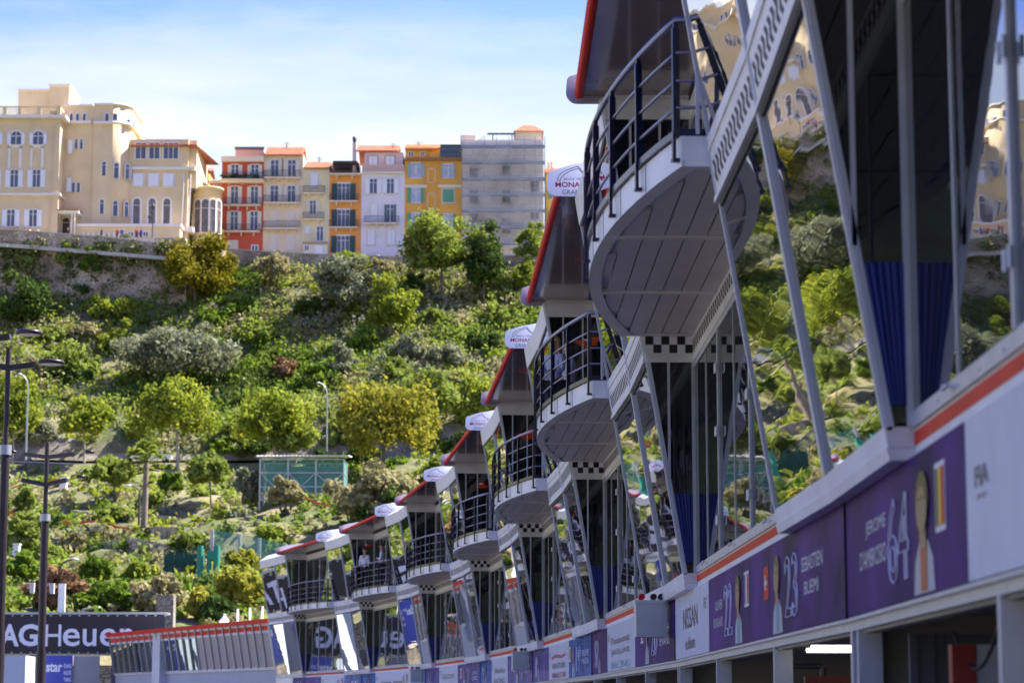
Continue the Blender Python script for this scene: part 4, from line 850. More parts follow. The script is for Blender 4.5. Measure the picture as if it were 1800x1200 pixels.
# ---------------- cream palace ----------------
C = House('palace', 'large cream palace with curved corner tower, arched windows and white shutters on the rampart', 332.0, 420, -90, 380, 'palace')
CR = pl('palace_cream', (.66,.515,.31)); CT = mat('palace_trim', (.74,.68,.60), .75); root = C.root
SHP = mat('palace_shutter', (.72,.72,.76), .6)
def cbox(px0, px1, py0, py1, yf, dep, m=CR, name='wall'):
    b = MB(); b.box(C.x(px0,yf), C.x(px1,yf), yf, yf+dep, C.z(py1,yf), C.z(py0,yf)); return b.build(name, m, root)
cbox(-90, 103, 207, 425, 0, 14); cbox(27, 84, 158, 207, 5, 6, name='roof_room'); cbox(82, 117, 150, 195, 4.5, 8, name='roof_room')
cbox(25, 84, 156, 159, 4.7, 6.6, CT, 'cornice'); cbox(80, 119, 148, 151, 4.2, 8.6, CT, 'cornice')
def ledge(px0, px1, py0, py1, o_, yf, side=0):
    b = MB(); b.box(C.x(px0,yf), C.x(px1,yf)+side, yf-o_, yf+14, C.z(py1,yf), C.z(py0,yf)); return b.build('cornice', CT, root)
ledge(-90, 104, 204, 209, .8, 0, .8); ledge(-90, 103, 340, 344, .35, 0, .35)
b = MB(); b.box(C.x(-90), C.x(104), -.7, -.5, C.z(191), C.z(189)); b.box(C.x(104)-.2, C.x(104), -.7, 12, C.z(191), C.z(189))
for px in (-60, -25, 3, 29, 64, 99): b.box(C.x(px), C.x(px+6), -.75, -.4, C.z(204), C.z(191))
for k in range(60):
    x = C.x(-90)+(C.x(104)-C.x(-90))*k/60; b.box(x-.05, x+.05, -.6, -.5, C.z(204), C.z(191))
b.build('roof_balustrade', CR, root)
for c in (-52, -13, 26, 65):
    C.win(c, 231, 254, 18, arch=True, bars=1, sh=SHP, shw=.5, frame=CT, trim=.25); C.win(c-1, 299, 329, 13, bars=1, sh=SHP, shw=.7, frame=CT); C.win(c-5, 369, 398, 13, bars=1, sh=SHP, shw=.7, frame=CT)
    f = MB(); 
    for (p0, p1, q0, q1) in ((c-13, c-9, 258, 296), (c+6, c+11, 258, 296), (c-13, c+11, 255, 260)): f.box(C.x(p0), C.x(p1), -.12, .01, C.z(q1), C.z(q0))
    f.build('window_surround', CT, root)
for s_ in (93,): b = MB(); b.tube([(C.x(92), -.12, C.z(222)), (C.x(89), -.12, C.z(415))], .08, 6); b.build('drain_pipe', CR, root)
# side shutters seen edge-on
for py in (240, 305, 370): b = MB(); b.box(C.x(103), C.x(103)+.15, 4, 6, C.z(py+26), C.z(py)); b.build('window', SHP, root)
# middle part
cbox(100, 170, 186, 425, 3, 11); ledge(108, 160, 184, 187, .25, 3)
b = MB(); b.box(C.x(103)+.9, C.x(158,3), 2.65, 3.01, C.z(218,3), C.z(213,3)); b.build('cornice', CT, root)
for p0, p1, ys_ in ((200, 213, (122, 133, 145)), (245, 262, (123, 132, 141)), (321, 338, (120, 129, 138))):
    for c in ys_: C.win(c, p0, p1, 5, yf=3, arch=True, bars=0, frame=CT, trim=.14, sill=False)
for p in (238, 305): b = MB(); b.box(C.x(111), C.x(119), 2.7, 2.85, C.z(p+25), C.z(p)); b.build('shutter', SHP, root)
# curved tower: flat front then a quarter round to the right
def curved(px0, pxr, py0, py1, yf, grow, m, name, dep=9):
    r_ = C.x(pxr,yf) - C.x(196,yf) + grow; cx = C.x(196,yf); cy = yf + (C.x(pxr,yf) - C.x(196,yf))
    pts_ = [(C.x(px0), cy+dep), (C.x(px0), yf-grow)] + [(cx + r_*math.sin(a), cy - (cy-yf+grow)*math.cos(a)) for a in np.linspace(0, math.pi/2, 14)] + [(cx+r_, cy+dep)]
    mb = MB(); z0, z1 = C.z(py1,yf), C.z(py0,yf)
    mb.prism([(x, y, z0) for x, y in pts_], (0, 0, z1-z0)); o = mb.build(name, m, root)
    n = len(pts_)
    for i_, p_ in enumerate(o.data.polygons): p_.use_smooth = 2+2 <= i_ <= 2+13+1
    return o
YC = 2.8
curved(156, 226, 184, 425, YC, 0, CR, 'tower'); curved(156, 226, 182, 185, YC, .25, CT, 'cornice'); curved(156, 226, 214, 219, YC, .45, CT, 'cornice')
for c, p0, p1 in ((185, 200, 213), (199, 201, 214), (182, 284, 309), (180, 351, 376)): C.win(c, p0, p1, 6.5, yf=YC, arch=True, bars=0, frame=CT, trim=.16, sill=False)
def curvewin(ang, p0, p1, w_):
    r_ = C.x(226)-C.x(196); cx = C.x(196); cy = YC + r_; z0, z1 = C.z(p1), C.z(p0)
    a = R(ang); o = winpart(root, 0, (z0+z1)/2, w_, z1-z0, 0, arch=True, bars=0, frame=CT, trim=.14, sill=False)
    o.location = (cx + r_*math.sin(a), cy - r_*math.cos(a), 0); o.rotation_euler = (0, 0, a)
for ang in (10, 42, 68):
    curvewin(ang if ang > 10 else 4, 279, 306, .6); curvewin(ang if ang > 10 else 4, 346, 373, .6)
    if ang > 10: curvewin(ang, 200, 211, .55)
# right wing
cbox(222, 330, 245, 425, 4.2, 13); cbox(228, 345, 247, 330, 5.0, 12)
wg = [222, 330]
rfm = MB(); a, c_, z0, z1 = C.x(220), C.x(333)+.6, C.z(246), C.z(230)
rfm.add([(a,3.5,z0),(c_,3.5,z0),(c_+1.6,16,z0),(a,16,z0),(a,10,z1),(c_-4,10,z1)], [(0,1,5,4),(1,2,5),(2,3,4,5),(3,0,4),(3,2,1,0)])
for k in range(26): x = a+(c_-a)*(k+.5)/26; rfm.bar((x, 3.45, z0+.08), (min(x, c_-1.0-(k/26)*3), 9.8, z1+.05), .2, .14)
rfm.build('roof', M_TILE, root)
b = MB(); b.box(C.x(222), C.x(333)+.2, 3.9, 17, C.z(298,4), C.z(293,4)); b.box(C.x(222), C.x(333)+.1, 4.0, 17, C.z(406,4), C.z(398,4)); b.build('cornice', CT, root)
for c, n_, w_ in ((246, 1, 18), (270, 1, 18), (299, 2, 26)): C.win(c, 252, 279, w_, yf=4.2, bars=n_, frame=CT, trim=.2)
for c in (243, 270, 296): C.win(c, 306, 327, 18, yf=4.2, sh=SHP, closed=True, frame=CT); C.win(c-2, 349, 394, 12, yf=4.2, arch=True, bars=0, frame=CT, trim=.28, glass=mat('stained_pane', (.12,.10,.10), .3, noise=.4, nscale=2))
for px in (316, 328): b = MB(); b.tube([(C.x(px), 4.05, C.z(295)), (C.x(px)-.2, 4.05, C.z(398))], .1, 6); b.build('drain_pipe', CT, root)
for yy in (6, 9, 12):
    for p0, p1 in ((254, 280), (303, 322)):
        b = MB(); b.box(C.x(330)-.02, C.x(330)+.1, yy-.7, yy+.7, C.z(p1), C.z(p0)); b.build('window', M_GLH, root)
# round apse
ap = MB(); r_ = (C.x(378)-C.x(326))/2; cx = (C.x(378)+C.x(326))/2; cy = 6+r_
ap.lathe([(r_, 0), (r_, C.z(330,6)), (r_+.25, C.z(330,6)), (r_+.25, C.z(327,6)), (.01, C.z(327,6))], 40, (cx, cy, 0)); ap.build('apse', CR, root)
for ang in (-32, 0, 30, 58):
    z0, z1 = C.z(408,6), C.z(350,6); a = R(ang); o = winpart(root, 0, (z0+z1)/2, 1.0, z1-z0, 0, arch=True, bars=0, frame=CT, trim=.2, glass=MATS['stained_pane'], sill=False); o.location = (cx+r_*math.sin(a), cy-r_*math.cos(a), 0); o.rotation_euler = (0, 0, a)
# podium with small windows, porch
cbox(133, 318, 396, 426, 1.2, 4, CR, 'podium'); cbox(132, 320, 393, 398, .9, 5, CT, 'cornice')
for c in (232, 246, 258): C.win(c, 408, 415, 8, yf=1.2, frame=CT, sill=False)
for c in range(145, 225, 9): b = MB(); b.box(C.x(c), C.x(c+3), 1.0, 1.2, C.z(424), C.z(406)); b.build('baluster', CT, root)
po_ = MB(); po_.box(C.x(100), C.x(139), .2, 3, C.z(374), C.z(369)); 
for px in (101, 126, 131): po_.box(C.x(px), C.x(px+2), .3, .6, C.z(425), C.z(374))
po_.build('porch', CT, root); b = MB(); b.hexa([(C.x(99),0,C.z(369)),(C.x(140),0,C.z(369)),(C.x(138),3,C.z(366)),(C.x(103),3,C.z(366)),(C.x(99),0,C.z(368)),(C.x(140),0,C.z(368)),(C.x(136),3,C.z(362)),(C.x(106),3,C.z(362))]); b.build('porch_roof', M_TILE, root)
C.win(118, 383, 415, 13, yf=2.95, arch=True, bars=0, frame=CT, glass=mat('dark_doorway', (.05,.03,.02), .6), sill=False)

# ---------------- vegetation ----------------
LM = {
 'lime': leafmat('leaf_lime', (.12,.18,.025), (.33,.37,.07), .45),
 'yellow': leafmat('leaf_yellow', (.15,.18,.03), (.40,.37,.07), .4),
 'green': leafmat('leaf_green', (.065,.12,.018), (.21,.30,.05), .35),
 'dark': leafmat('leaf_dark', (.028,.055,.014), (.10,.15,.04), .22),
 'olive': leafmat('leaf_olive', (.13,.15,.08), (.30,.31,.20), .25),
 'gold': leafmat('leaf_gold', (.085,.09,.012), (.30,.26,.035), .25),
 'rust': leafmat('leaf_rust', (.16,.10,.05), (.30,.19,.11), .25),
 'pale': leafmat('leaf_pale', (.18,.18,.08), (.40,.36,.19), .3),
 'mid': leafmat('leaf_mid', (.10,.15,.03), (.31,.37,.09), .38),
}
M_BARK = mat('bark', (.16,.12,.09), .9, noise=.3, nscale=3); M_BARKP = mat('pale_bark', (.36,.31,.25), .9, noise=.25, nscale=3)
def leaves(centres, radii, per, size, rg, flat=.75):
    P = []
    for c, r_ in zip(centres, radii):
        n = int(per * max(.4, (r_/np.mean(radii))**2)); d = rg.normal(size=(n, 3)); d /= np.linalg.norm(d, axis=1)[:, None]
        rad = r_ * np.abs(rg.normal(0, .26, n) + .66); p = c + d*rad[:, None]*np.array([1, 1, flat])
        nn = d + rg.normal(size=(n, 3))*.55; nn /= np.linalg.norm(nn, axis=1)[:, None]
        a = np.cross(nn, rg.normal(size=(n, 3))); a /= np.linalg.norm(a, axis=1)[:, None]; b_ = np.cross(nn, a)
        s_ = size*rg.uniform(.55, 1.25, n)[:, None]; a = a*s_; b_ = b_*s_*.62
        P.append(np.stack([p-a-b_*.4, p-b_*.2+a*.2-b_, p+a+b_*.3, p+b_*.9-a*.1], 1))
    return np.concatenate(P)
def crown_mesh(kind, rx, ry, rz, seed, size=.34, nclump=34, per=75, ragged=.42):
    rg = np.random.default_rng(seed); cs = []; rs = []
    for k in range(nclump):
        d = rg.normal(size=3); d /= np.linalg.norm(d); 
        if d[2] < -.5: d[2] *= .5
        u = rg.uniform(.35, 1.0)**.6 * (1 - ragged*.3 + rg.normal()*ragged*.4)
        cs.append(np.array([d[0]*rx, d[1]*ry, d[2]*rz])*u*1.05); rs.append((rx*ry*rz)**(1/3)*rg.uniform(.20, .42))
    P = leaves(cs, rs, per, size, rg, 1.15 if kind in ('lime','yellow') else .8)
    me = quads_mesh('crown', P, np.zeros(len(P)), [LM[kind]]); return me, cs
def trunk_mesh(h, r_, top, cs, rz, seed, m):
    rg = random.Random(seed); mb = MB(); lean_ = rg.uniform(-.06, .06)*h
    pts_ = [(lean_*t_*t_+.1*math.sin(t_*5)*r_*2, 0, h*t_) for t_ in (0, .25, .5, .75, 1)]; mb.tube(pts_, r_, 8, r2=r_*.6)
    tip = Vector(pts_[-1]); 
    for k in range(7):
        c = cs[rg.randrange(len(cs))]; e = Vector((c[0]*.85, c[1]*.85, top + c[2]*.85)); mid = tip.lerp(e, .5) + Vector((rg.uniform(-.3,.3), rg.uniform(-.3,.3), -.2))
        mb.tube([tip, mid, e], r_*.45, 6, r2=r_*.12)
    return mesh_of(mb, 'trunk', m)
_cv = {}
def plant(px, py, wpx, hpx, kind, label, trunk=None, name=None, cat=None, group=None, fill=1.0, size=None, seed=None, barkm=None, base=None, clumps=None):
    """crown centred on photo point px,py with width and height in photo pixels; trunk = photo row of its foot"""
    foot = trunk if trunk else py + hpx*.42
    X, Y, h = base if base else hit(px, foot)
    s_ = mpx(Y); rx = wpx*s_/2; rz = hpx*s_/2
    cz = hz(Y, py) - h; sd_ = seed or int(px*7+py)
    nc = clumps or int(22 + wpx*hpx/330)
    me, cs = crown_mesh(kind, rx, rx*.85, rz, sd_, size or (.25+.009*rx), min(nc, 64), int(105*fill))
    root = empty(name or ('tree' if trunk else 'bush'), (X, Y + (rx*.3 if not trunk else 0), Z(h))); tag(root, label, cat or ('tree' if trunk else 'bush'), group)
    o = link('crown', me, root); o.location = (0, 0, max(cz, rz*.5))
    tm = trunk_mesh(max(cz-rz*.45, .4), max(.10, rx*.045) if trunk else .08, max(cz, rz*.5), cs, rz, sd_, barkm or M_BARK); link('trunk', tm, root)
    return root
VEG = [
 # px, py, w, h, kind, label, foot row, fill
 (342,474,146,132,'gold','dense golden green cypress like tree in front of the rampart end',533,1.7),
 (775,438,140,128,'mid','large round bright green tree in front of the ochre house',528,1.3),
 (850,462,76,140,'dark','dark tree just right of the large bright green tree',535,1.2),
 (938,428,58,90,'mid','green tree beside the nearest white canopy plate',505,1.2),
 (925,485,40,70,'lime','light green shrubby tree under the green tree by the canopy plate',525,1.0),
 (45,532,104,92,'dark','dark glossy evergreen at the left edge below the rampart',580,1.4),
 (208,452,46,72,'olive','thin grey green tree standing against the rampart',520,.7),
 (482,470,84,60,'pale','small open tree with spreading bare limbs below the cream house',522,.5),
 (600,500,112,116,'olive','rounded grey green willow like tree below the orange house',560,1.3),
 (620,462,60,40,'lime','bright leafy top of the shrub beside the rampart below the orange house',490,1.0),
 (683,543,84,88,'lime','bright lime green dome shaped tree on the upper slope',592,1.5),
 (305,622,208,104,'olive','wide silver grey olive tree in the middle of the slope',680,1.5),
 (203,600,62,62,'lime','lime green bush directly left of the silver olive',None,1.2),
 (195,545,110,36,'lime','long lime green bush under the rampart shadow',None,1.2),
 (120,640,100,74,'mid','rounded mid green bush left of the lime bush',None,1.2),
 (22,722,92,130,'lime','lime plane tree at the left edge behind the nearest lamp post',812,1.0),
 (148,735,92,96,'lime','small lime plane tree above the grey road wall',815,.7),
 (312,722,156,112,'lime','tall lime plane tree with pale trunk rising beside the road',826,.9),
 (482,735,150,110,'lime','broad lime plane tree left of the tall street light',815,.9),
 (672,735,170,150,'yellow','large yellow green tree above the covered scaffold, right of the street light',845,1.1),
 (755,700,120,90,'mid','dull green tree between the large yellow green tree and the canopies',790,1.0),
 (838,712,80,80,'lime','bright tree beside the second white canopy plate',800,1.1),
 (820,800,90,70,'dark','dark green tree just left of the third canopy plate',850,1.1),
 (560,820,60,60,'dark','dark bush right behind the covered scaffold roof',870,1.0),
 (520,770,90,60,'mid','green bush between the plane tree and the street light',815,1.0),
 (370,828,86,62,'mid','small round topped tree with dark trunk above the ramp wall',892,1.2),
 (200,832,96,56,'mid','leaning tree left of the palm with a slanting trunk',880,1.2),
 (441,860,62,84,'olive','silvery olive bush beside the small round topped tree',None,1.4),
 (502,866,62,60,'pale','yellowish bush in front of the covered scaffold',905,1.2),
 (665,872,152,112,'pale','large bush with pale top and dark base right of the covered scaffold',None,1.7),
 (690,905,110,70,'dark','dark bush behind the middle canopies',None,1.4),
 (38,940,74,80,'mid','leafy bush at the left edge beside the white cabinet',None,1.3),
 (45,880,40,50,'mid','small pale green bush right of the nearest lamp post',None,1.1),
 (40,1000,70,50,'green','green bush below the white cabinet',None,1.3),
 (100,1040,104,84,'rust','reddish brown bush above the left end of the banner',None,1.4),
 (165,1005,66,48,'green','green bush right above the reddish brown bush',None,1.2),
 (195,1050,86,60,'green','dense green bush above the middle of the banner',None,1.4),
 (278,1050,92,78,'pale','pale green bush above the right end of the banner',None,1.4),
 (350,1065,44,60,'yellow','small yellow green bush left of the yellow flowering bush',None,1.3),
 (420,1040,92,80,'yellow','yellow flowering bush beside the farthest window bay',None,1.7),
 (125,955,50,36,'pale','small pale shrub right of the second lamp post',None,1.1),
 (265,880,60,36,'mid','low bush right behind the palm trunk',None,1.1),
 (330,955,70,40,'mid','low spreading bush left of the green antenna poles',None,1.1),
 (130,665,60,40,'dark','dark shadowed bush under the rounded mid green bush',None,1.0),
 (560,665,66,60,'green','dark green bush in the centre of the slope',None,1.2),
 (600,640,70,60,'olive','grey bush right of the dark green bush in the centre',None,1.0),
 (500,650,60,50,'rust','brownish dry bush left of the dark green centre bush',None,.9),
 (820,520,60,30,'pale','pale bush at the foot of the dark tree',None,1.0),
 (870,560,70,50,'mid','green bush above the second canopy',None,1.1),
 (850,600,60,40,'dark','dark bush left of the second canopy plate',None,1.1),
 (760,560,70,40,'mid','low green bush right of the lime dome tree',None,1.1),
 (715,610,70,50,'olive','grey green bush below the lime dome tree',None,1.0),
 (420,540,70,36,'green','broad leaved bush in the tree shadow on the upper slope',None,1.1),
 (540,545,60,40,'dark','dark bush left of the willow like tree',None,1.1),
 (90,590,60,40,'mid','small green bush below the dark evergreen',None,1.1),
 (60,650,50,40,'pale','pale dry bush by the upper lamp head at the left',None,1.0),
 (400,760,50,50,'mid','bush between the two large lime plane trees',None,1.0),
 (160,460,40,60,'green','ivy clump hanging on the rampart left of the thin tree',None,.9),
 (115,450,30,50,'mid','ivy clump on the rampart near the middle',None,.9),
 (45,455,40,40,'mid','ivy clump at the left end of the rampart',None,.8),
 (60,500,110,44,'mid','broad bush hiding the rampart foot behind the dark evergreen',None,1.1),
 (150,505,90,40,'dark','dark bush row at the rampart foot left of the thin tree',None,1.1),
 (265,485,60,40,'dark','dark bushes at the rampart foot left of the golden tree',None,1.0),
 (660,470,60,36,'pale','dry bush on top of the lower rampart',None,1.0),
 (730,500,50,40,'dark','shaded bush under the large bright green tree, left side',None,1.0),
 (255,755,70,60,'mid','bush left of the pale plane trunk above the palm crown',None,1.1),
 (400,790,70,44,'green','green bush above the small round topped tree, along the road',None,1.1),
 (445,790,60,50,'dark','dark bush left of the scaffold roof along the road',None,1.1),
 (600,770,70,60,'mid','bush directly right of the street light pole',None,1.1),
 (630,800,80,50,'dark','dark bush between the scaffold and the large pale topped bush',None,1.1),
 (745,770,70,60,'green','green bush below the dull green tree',None,1.1),
 (775,830,60,50,'mid','bush left of the fourth canopy plate',None,1.1),
 (380,1075,60,50,'dark','dark bush right of the block stone wall',None,1.3),
 (300,1030,60,40,'green','green bush left of the block stone wall',None,1.2),
 (80,975,60,40,'mid','low green bush between the two lamp posts',None,1.1),
 (140,1060,60,40,'green','green bush beside the white panel above the banner',None,1.2),
 (240,1010,70,40,'lime','light green bush below the palm trunk',None,1.0),
 (200,905,60,30,'mid','bush crossed by the long red tape',None,1.0),
 (300,850,50,40,'green','green bush under the white car',None,1.1),
 (70,770,60,50,'olive','grey bush on the rock left of the small lime plane tree',None,1.0),
 (640,600,60,50,'green','green bush below left of the lime dome tree',None,1.1),
 (450,590,80,50,'mid','bush above the right end of the silver olive',None,1.1),
 (380,560,70,40,'green','green bush in the shadow below the golden tree',None,1.1),
 (150,585,60,40,'pale','dry bush above the lime bush by the silver olive',None,1.0),
 (700,655,70,50,'mid','bush in the right centre of the slope',None,1.1),
 (780,625,70,50,'olive','grey bush left of the second canopy plate',None,1.1),
 (430,985,60,50,'yellow','yellow leaved bush behind the green net fence',None,1.0),
 (480,945,60,30,'lime','lime shrub right behind the net fence top',None,1.0),
]
for (px, py, w_, h_, kind, lab, foot, fill) in VEG:
    if 'ivy' in lab:
        X0, h0 = xx(px, YR-1.2, 60), hz(YR-1.2, py+h_*.5); plant(px, py, w_, h_, kind, lab, None, name='ivy', cat='ivy', fill=fill, base=(X0, YR-1.3, h0))
    else:
        plant(px, py, w_, h_, kind, lab, foot, fill=fill, barkm=M_BARKP if 'plane' in lab else None)
rgi = np.random.default_rng(9); ci = []; ri = []
for k in range(620):
    px = rgi.uniform(-60, 330); py = 428 + abs(rgi.normal())*48; h_ = hz(YR-1, py)
    if math.sin(px*.045)+math.sin(px*.11+1)+rgi.normal()*.8 > -.2: ci.append(np.array([xx(px, YR-1, h_), YR-.9, h_+EYE])); ri.append(rgi.uniform(.5, 1.3))
Pi = leaves(ci, ri, 34, .20, rgi, 1.0); mi_ = (rgi.uniform(size=len(Pi)) < .4).astype(int)
tag(link('creeper', quads_mesh('creeper', Pi, mi_, [LM['dark'], LM['pale']])), 'creeping ivy and weeds growing over the stone rampart', kind='stuff')
# palm
X, Y, h = hit(252, 944); s_ = mpx(Y); root = tag(empty('palm_tree', (X, Y, Z(h))), 'fan palm with a tall bare grey trunk on the lower slope', 'palm')
hh = (944-822)*s_; tb = MB(); tb.tube([(0,0,0),(.05,0,hh*.3),(.1,0,hh*.7),(.12,0,hh)], .36, 10, r2=.24); tb.tube([(.12,0,hh-.1),(.12,0,hh+.5)], .30, 8, r2=.2); tb.build('trunk', mat('palm_bark', (.20,.16,.13), .9, noise=.25, nscale=2, bump=.6, bscale=6), root)
fb = MB(); rgp = random.Random(3)
for k in range(64):
    az = rgp.uniform(0, 2*math.pi); el = R(rgp.uniform(-25, 88)); L_ = rgp.uniform(1.1, 1.9); c = Vector((.12, 0, hh+.5)); d = Vector((math.cos(az)*math.cos(el), math.sin(az)*math.cos(el), math.sin(el)))
    e = c + d*L_; fb.bar(c, e, .04, .03); side = d.cross(Vector((0,0,1))).normalized(); up_ = side.cross(d)
    for j in range(9):
        a = R(-62+15.5*j); dd = (d*math.cos(a) + side*math.sin(a))*.95 + Vector((0,0,-.22*abs(a))); p1 = e + dd*rgp.uniform(.7, .95); w_ = up_.cross(dd).normalized()*.15
        fb.poly([tuple(e-w_*.3), tuple((e+p1)/2-w_), tuple(p1), tuple((e+p1)/2+w_)])
fb.build('crown', LM['mid'], root)
# undergrowth carpeting the slope
rg = np.random.default_rng(5); n = 25000
u = rg.uniform(0, 1, n); Yc = np.where(u < .60, rg.uniform(292, 336, n), rg.uniform(166, 285, n)); Xc = rg.uniform(-1, 1, n); Xc = np.where(Xc < 0, Xc*.30*Yc, Xc*.10*Yc)
keep = ~((Yc > 283.5) & (Yc < 292.5))
dens = np.sin(Xc*.21+1)*np.sin(Yc*.33) + np.sin(Xc*.07-Yc*.11) + rg.normal(size=n)*.5; keep &= (dens > -1.0) | (Yc > 318)
keep &= ~((Yc > 291) & (Yc < 299) & (Xc < -40) & (rg.uniform(size=n) < .75))
Xc, Yc = Xc[keep], Yc[keep]; hc = hill(Xc, Yc) + EYE
sel = np.sin(Xc*.13+Yc*.05) + np.sin(Xc*.05-Yc*.21+2) + rg.normal(size=len(Xc))*.7
kinds = ['mid', 'green', 'lime', 'olive', 'dark', 'pale']; edges = [-1.6, -.6, .4, 1.0, 1.6]
ki = np.digitize(sel, edges); order = np.array([4, 1, 0, 5, 3, 2])[ki]
P = []; MI = []
for k in range(len(Xc)):
    big = rg.uniform() < .075
    r_ = (rg.uniform(1.2, 2.1) if big else rg.uniform(.5, 1.35)) * (1.0 if Yc[k] > 290 else .75); cc = [np.array([Xc[k], Yc[k], hc[k]+r_*.25])]
    q_ = leaves(cc, [r_], 80 if big else 17, .30, rg, .8); P.append(q_); MI.append(np.full(len(q_), order[k]))
P = np.concatenate(P); MI = np.concatenate(MI)
o = link('undergrowth', quads_mesh('undergrowth', P, MI, [LM[k] for k in kinds])); tag(o, 'tangled low shrubs and weeds covering the hillside', 'undergrowth', kind='stuff')
# ---------------- small things on the hill ----------------
# covered scaffold shelter
X0, Y0, h0 = hit(530, 884); s_ = mpx(Y0); root = empty('covered_scaffold', (xx(530, Y0, h0), Y0, Z(h0))); tag(root, 'scaffold shelter with white roof and green netting above the ramp', 'scaffold')
W2 = 74*s_; zt = hz(Y0, 806)-h0; m = MB()
for x in np.linspace(-W2, W2, 4):
    for y in (0, 4): m.tube([(x, y, -1.5), (x, y, zt)], .10, 6)
for z in (0.3, zt*.36, zt*.68, zt-.05):
    for y in (0, 4): m.bar((-W2, y, z), (W2, y, z), .10, .10)
    for x in (-W2, W2): m.bar((x, 0, z), (x, 4, z), .10, .10)
xs_ = np.linspace(-W2, W2, 4)
for k in range(3):
    m.bar((xs_[k], -.05, .3), (xs_[k+1], -.05, zt*.68), .08, .08); m.bar((xs_[k+1], -.05, .3), (xs_[k], -.05, zt*.68), .08, .08)
m.build('tubes', M_GALV, root)
m = MB(); m.hexa([(-W2-.4,-.6,zt+.1),(W2+.5,-.6,zt+.2),(W2+.5,4.6,zt+.6),(-W2-.2,4.6,zt+.5),(-W2-.4,-.6,zt+.2),(W2+.5,-.6,zt+.3),(W2+.5,4.6,zt+.7),(-W2-.2,4.6,zt+.6)])
for k in range(24): x = -W2-.3+(2*W2+.8)*k/24; m.bar((x, -.62, zt+.25), (x, 4.6, zt+.68), .12, .08)
m.build('roof_sheet', mat('pale_roof_sheet', (.62,.64,.60), .6), root)
ng = bpy.data.materials.new('green_netting'); ng.use_nodes = True; t = ng.node_tree; t.nodes.clear(); ou = t.nodes.new('ShaderNodeOutputMaterial'); df = t.nodes.new('ShaderNodeBsdfDiffuse'); df.inputs[0].default_value = (.16,.44,.36,1); tr_ = t.nodes.new('ShaderNodeBsdfTransparent'); mx = t.nodes.new('ShaderNodeMixShader'); mx.inputs[0].default_value = .45
t.links.new(tr_.outputs[0], mx.inputs[1]); t.links.new(df.outputs[0], mx.inputs[2]); t.links.new(mx.outputs[0], ou.inputs[0])
m = MB()
for k in range(20):
    a, c = -W2+2*W2*k/20, -W2+2*W2*(k+1)/20; m.poly([(a, .1+.06*math.sin(k), zt*.25), (c, .1+.06*math.sin(k+1), zt*.25), (c, .1, zt-.1), (a, .1, zt-.1)])
m.poly([(W2, .1, .3), (W2, 4, .3), (W2, 4, zt-.1), (W2, .1, zt-.1)]); m.build('netting', ng, root)
m = MB(); m.box(-W2+.3, W2-.3, 3.2, 3.6, zt*.3, zt*.9); m.build('back_boards', mat('dark_blue_board', (.06,.13,.18), .6, c2=(.10,.24,.20), nscale=1), root)
# net fence with posts
ff = empty('net_fence', (*hit(400, 1000)[:2], 0)); tag(ff, 'sagging green net fence on pale posts behind the antenna poles', 'fence')
fp = [hit(px, py) for px, py in ((372, 985), (420, 990), (455, 1000), (500, 1010))]; o0 = ff.location
top = [930, 938, 945, 955]
m = MB(); n_ = MB()
for (X, Y, h), tp, px in zip(fp, top, (372, 420, 455, 500)): m.bar((X-o0.x, Y-o0.y, Z(h)-1), (X-o0.x, Y-o0.y, Z(hz(Y, tp))), .28, .28)
for k in range(3):
    a, b_ = fp[k], fp[k+1]; n_.poly([(a[0]-o0.x, a[1]-o0.y, Z(a[2])), (b_[0]-o0.x, b_[1]-o0.y, Z(b_[2])), (b_[0]-o0.x, b_[1]-o0.y, Z(hz(b_[1], top[k+1]))), (a[0]-o0.x, a[1]-o0.y, Z(hz(a[1], top[k])))])
m.build('post', mat('pale_post', (.45,.47,.45), .7), ff)
ngl = ng.copy(); ngl.node_tree.nodes['Mix Shader'].inputs[0].default_value = .45; n_.build('net', ngl, ff)
# antenna poles
X, Y, h = hit(362, 1022, 159, 260); s_ = mpx(Y); root = empty('antenna_mast', (X, Y, Z(h)-.5)); tag(root, 'group of green painted antenna poles with white boxes', 'antenna')
gm_ = mat('green_paint', (.01,.22,.15), .5)
for px, t0, b0, r_ in ((351, 948, 1005, .13), (367, 956, 1022, .10), (380, 948, 998, .14)):
    m = MB(); x = (px-362)*s_; z1, z0 = hz(Y, t0)-h, hz(Y, b0)-h; m.tube([(x, 0, z0-.3), (x, 0, z1)], r_*2.0, 10); m.build('pole', gm_, root)
m = MB(); m.box(.2, .75, -.25, .1, hz(Y, 972)-h, hz(Y, 958)-h); m.build('panel', gm_, root)
for k, (px, py) in enumerate(((345, 1008), (350, 1012), (357, 1009), (368, 1003), (388, 1012))):
    m = MB(); x = (px-362)*s_; z = hz(Y, py)-h; m.box(x-.17, x+.17, -.35, -.1, z-.25, z+.2); m.build('equipment_box', M_WHITE, root)
m = MB(); m.bar((-1.2, -.1, hz(Y, 1008)-h), (1.3, -.1, hz(Y, 1008)-h), .08, .08); m.tube([(-.6,0,0),(-.6,0,hz(Y,1000)-h)], .06, 6); m.build('crossbar', M_GALV, root)
X, Y, h = hit(322, 1015); m = MB(); s_ = mpx(Y)
for x in np.linspace(-1.6, 1.6, 5): m.box(x-.05, x+.05, -.05, .05, -.3, 2.4)
for z in (.1, 1.2, 2.35): m.box(-1.6, 1.6, -.04, .04, z-.04, z+.04)
m.box(-1.6, 1.6, .1, 1.6, -.3, 2.0)
o = m.build('equipment_cage', mat('cage_green', (.012,.07,.05), .7), None, (X, Y, Z(h))); tag(o, 'dark green equipment cage left of the antenna poles', 'cage')
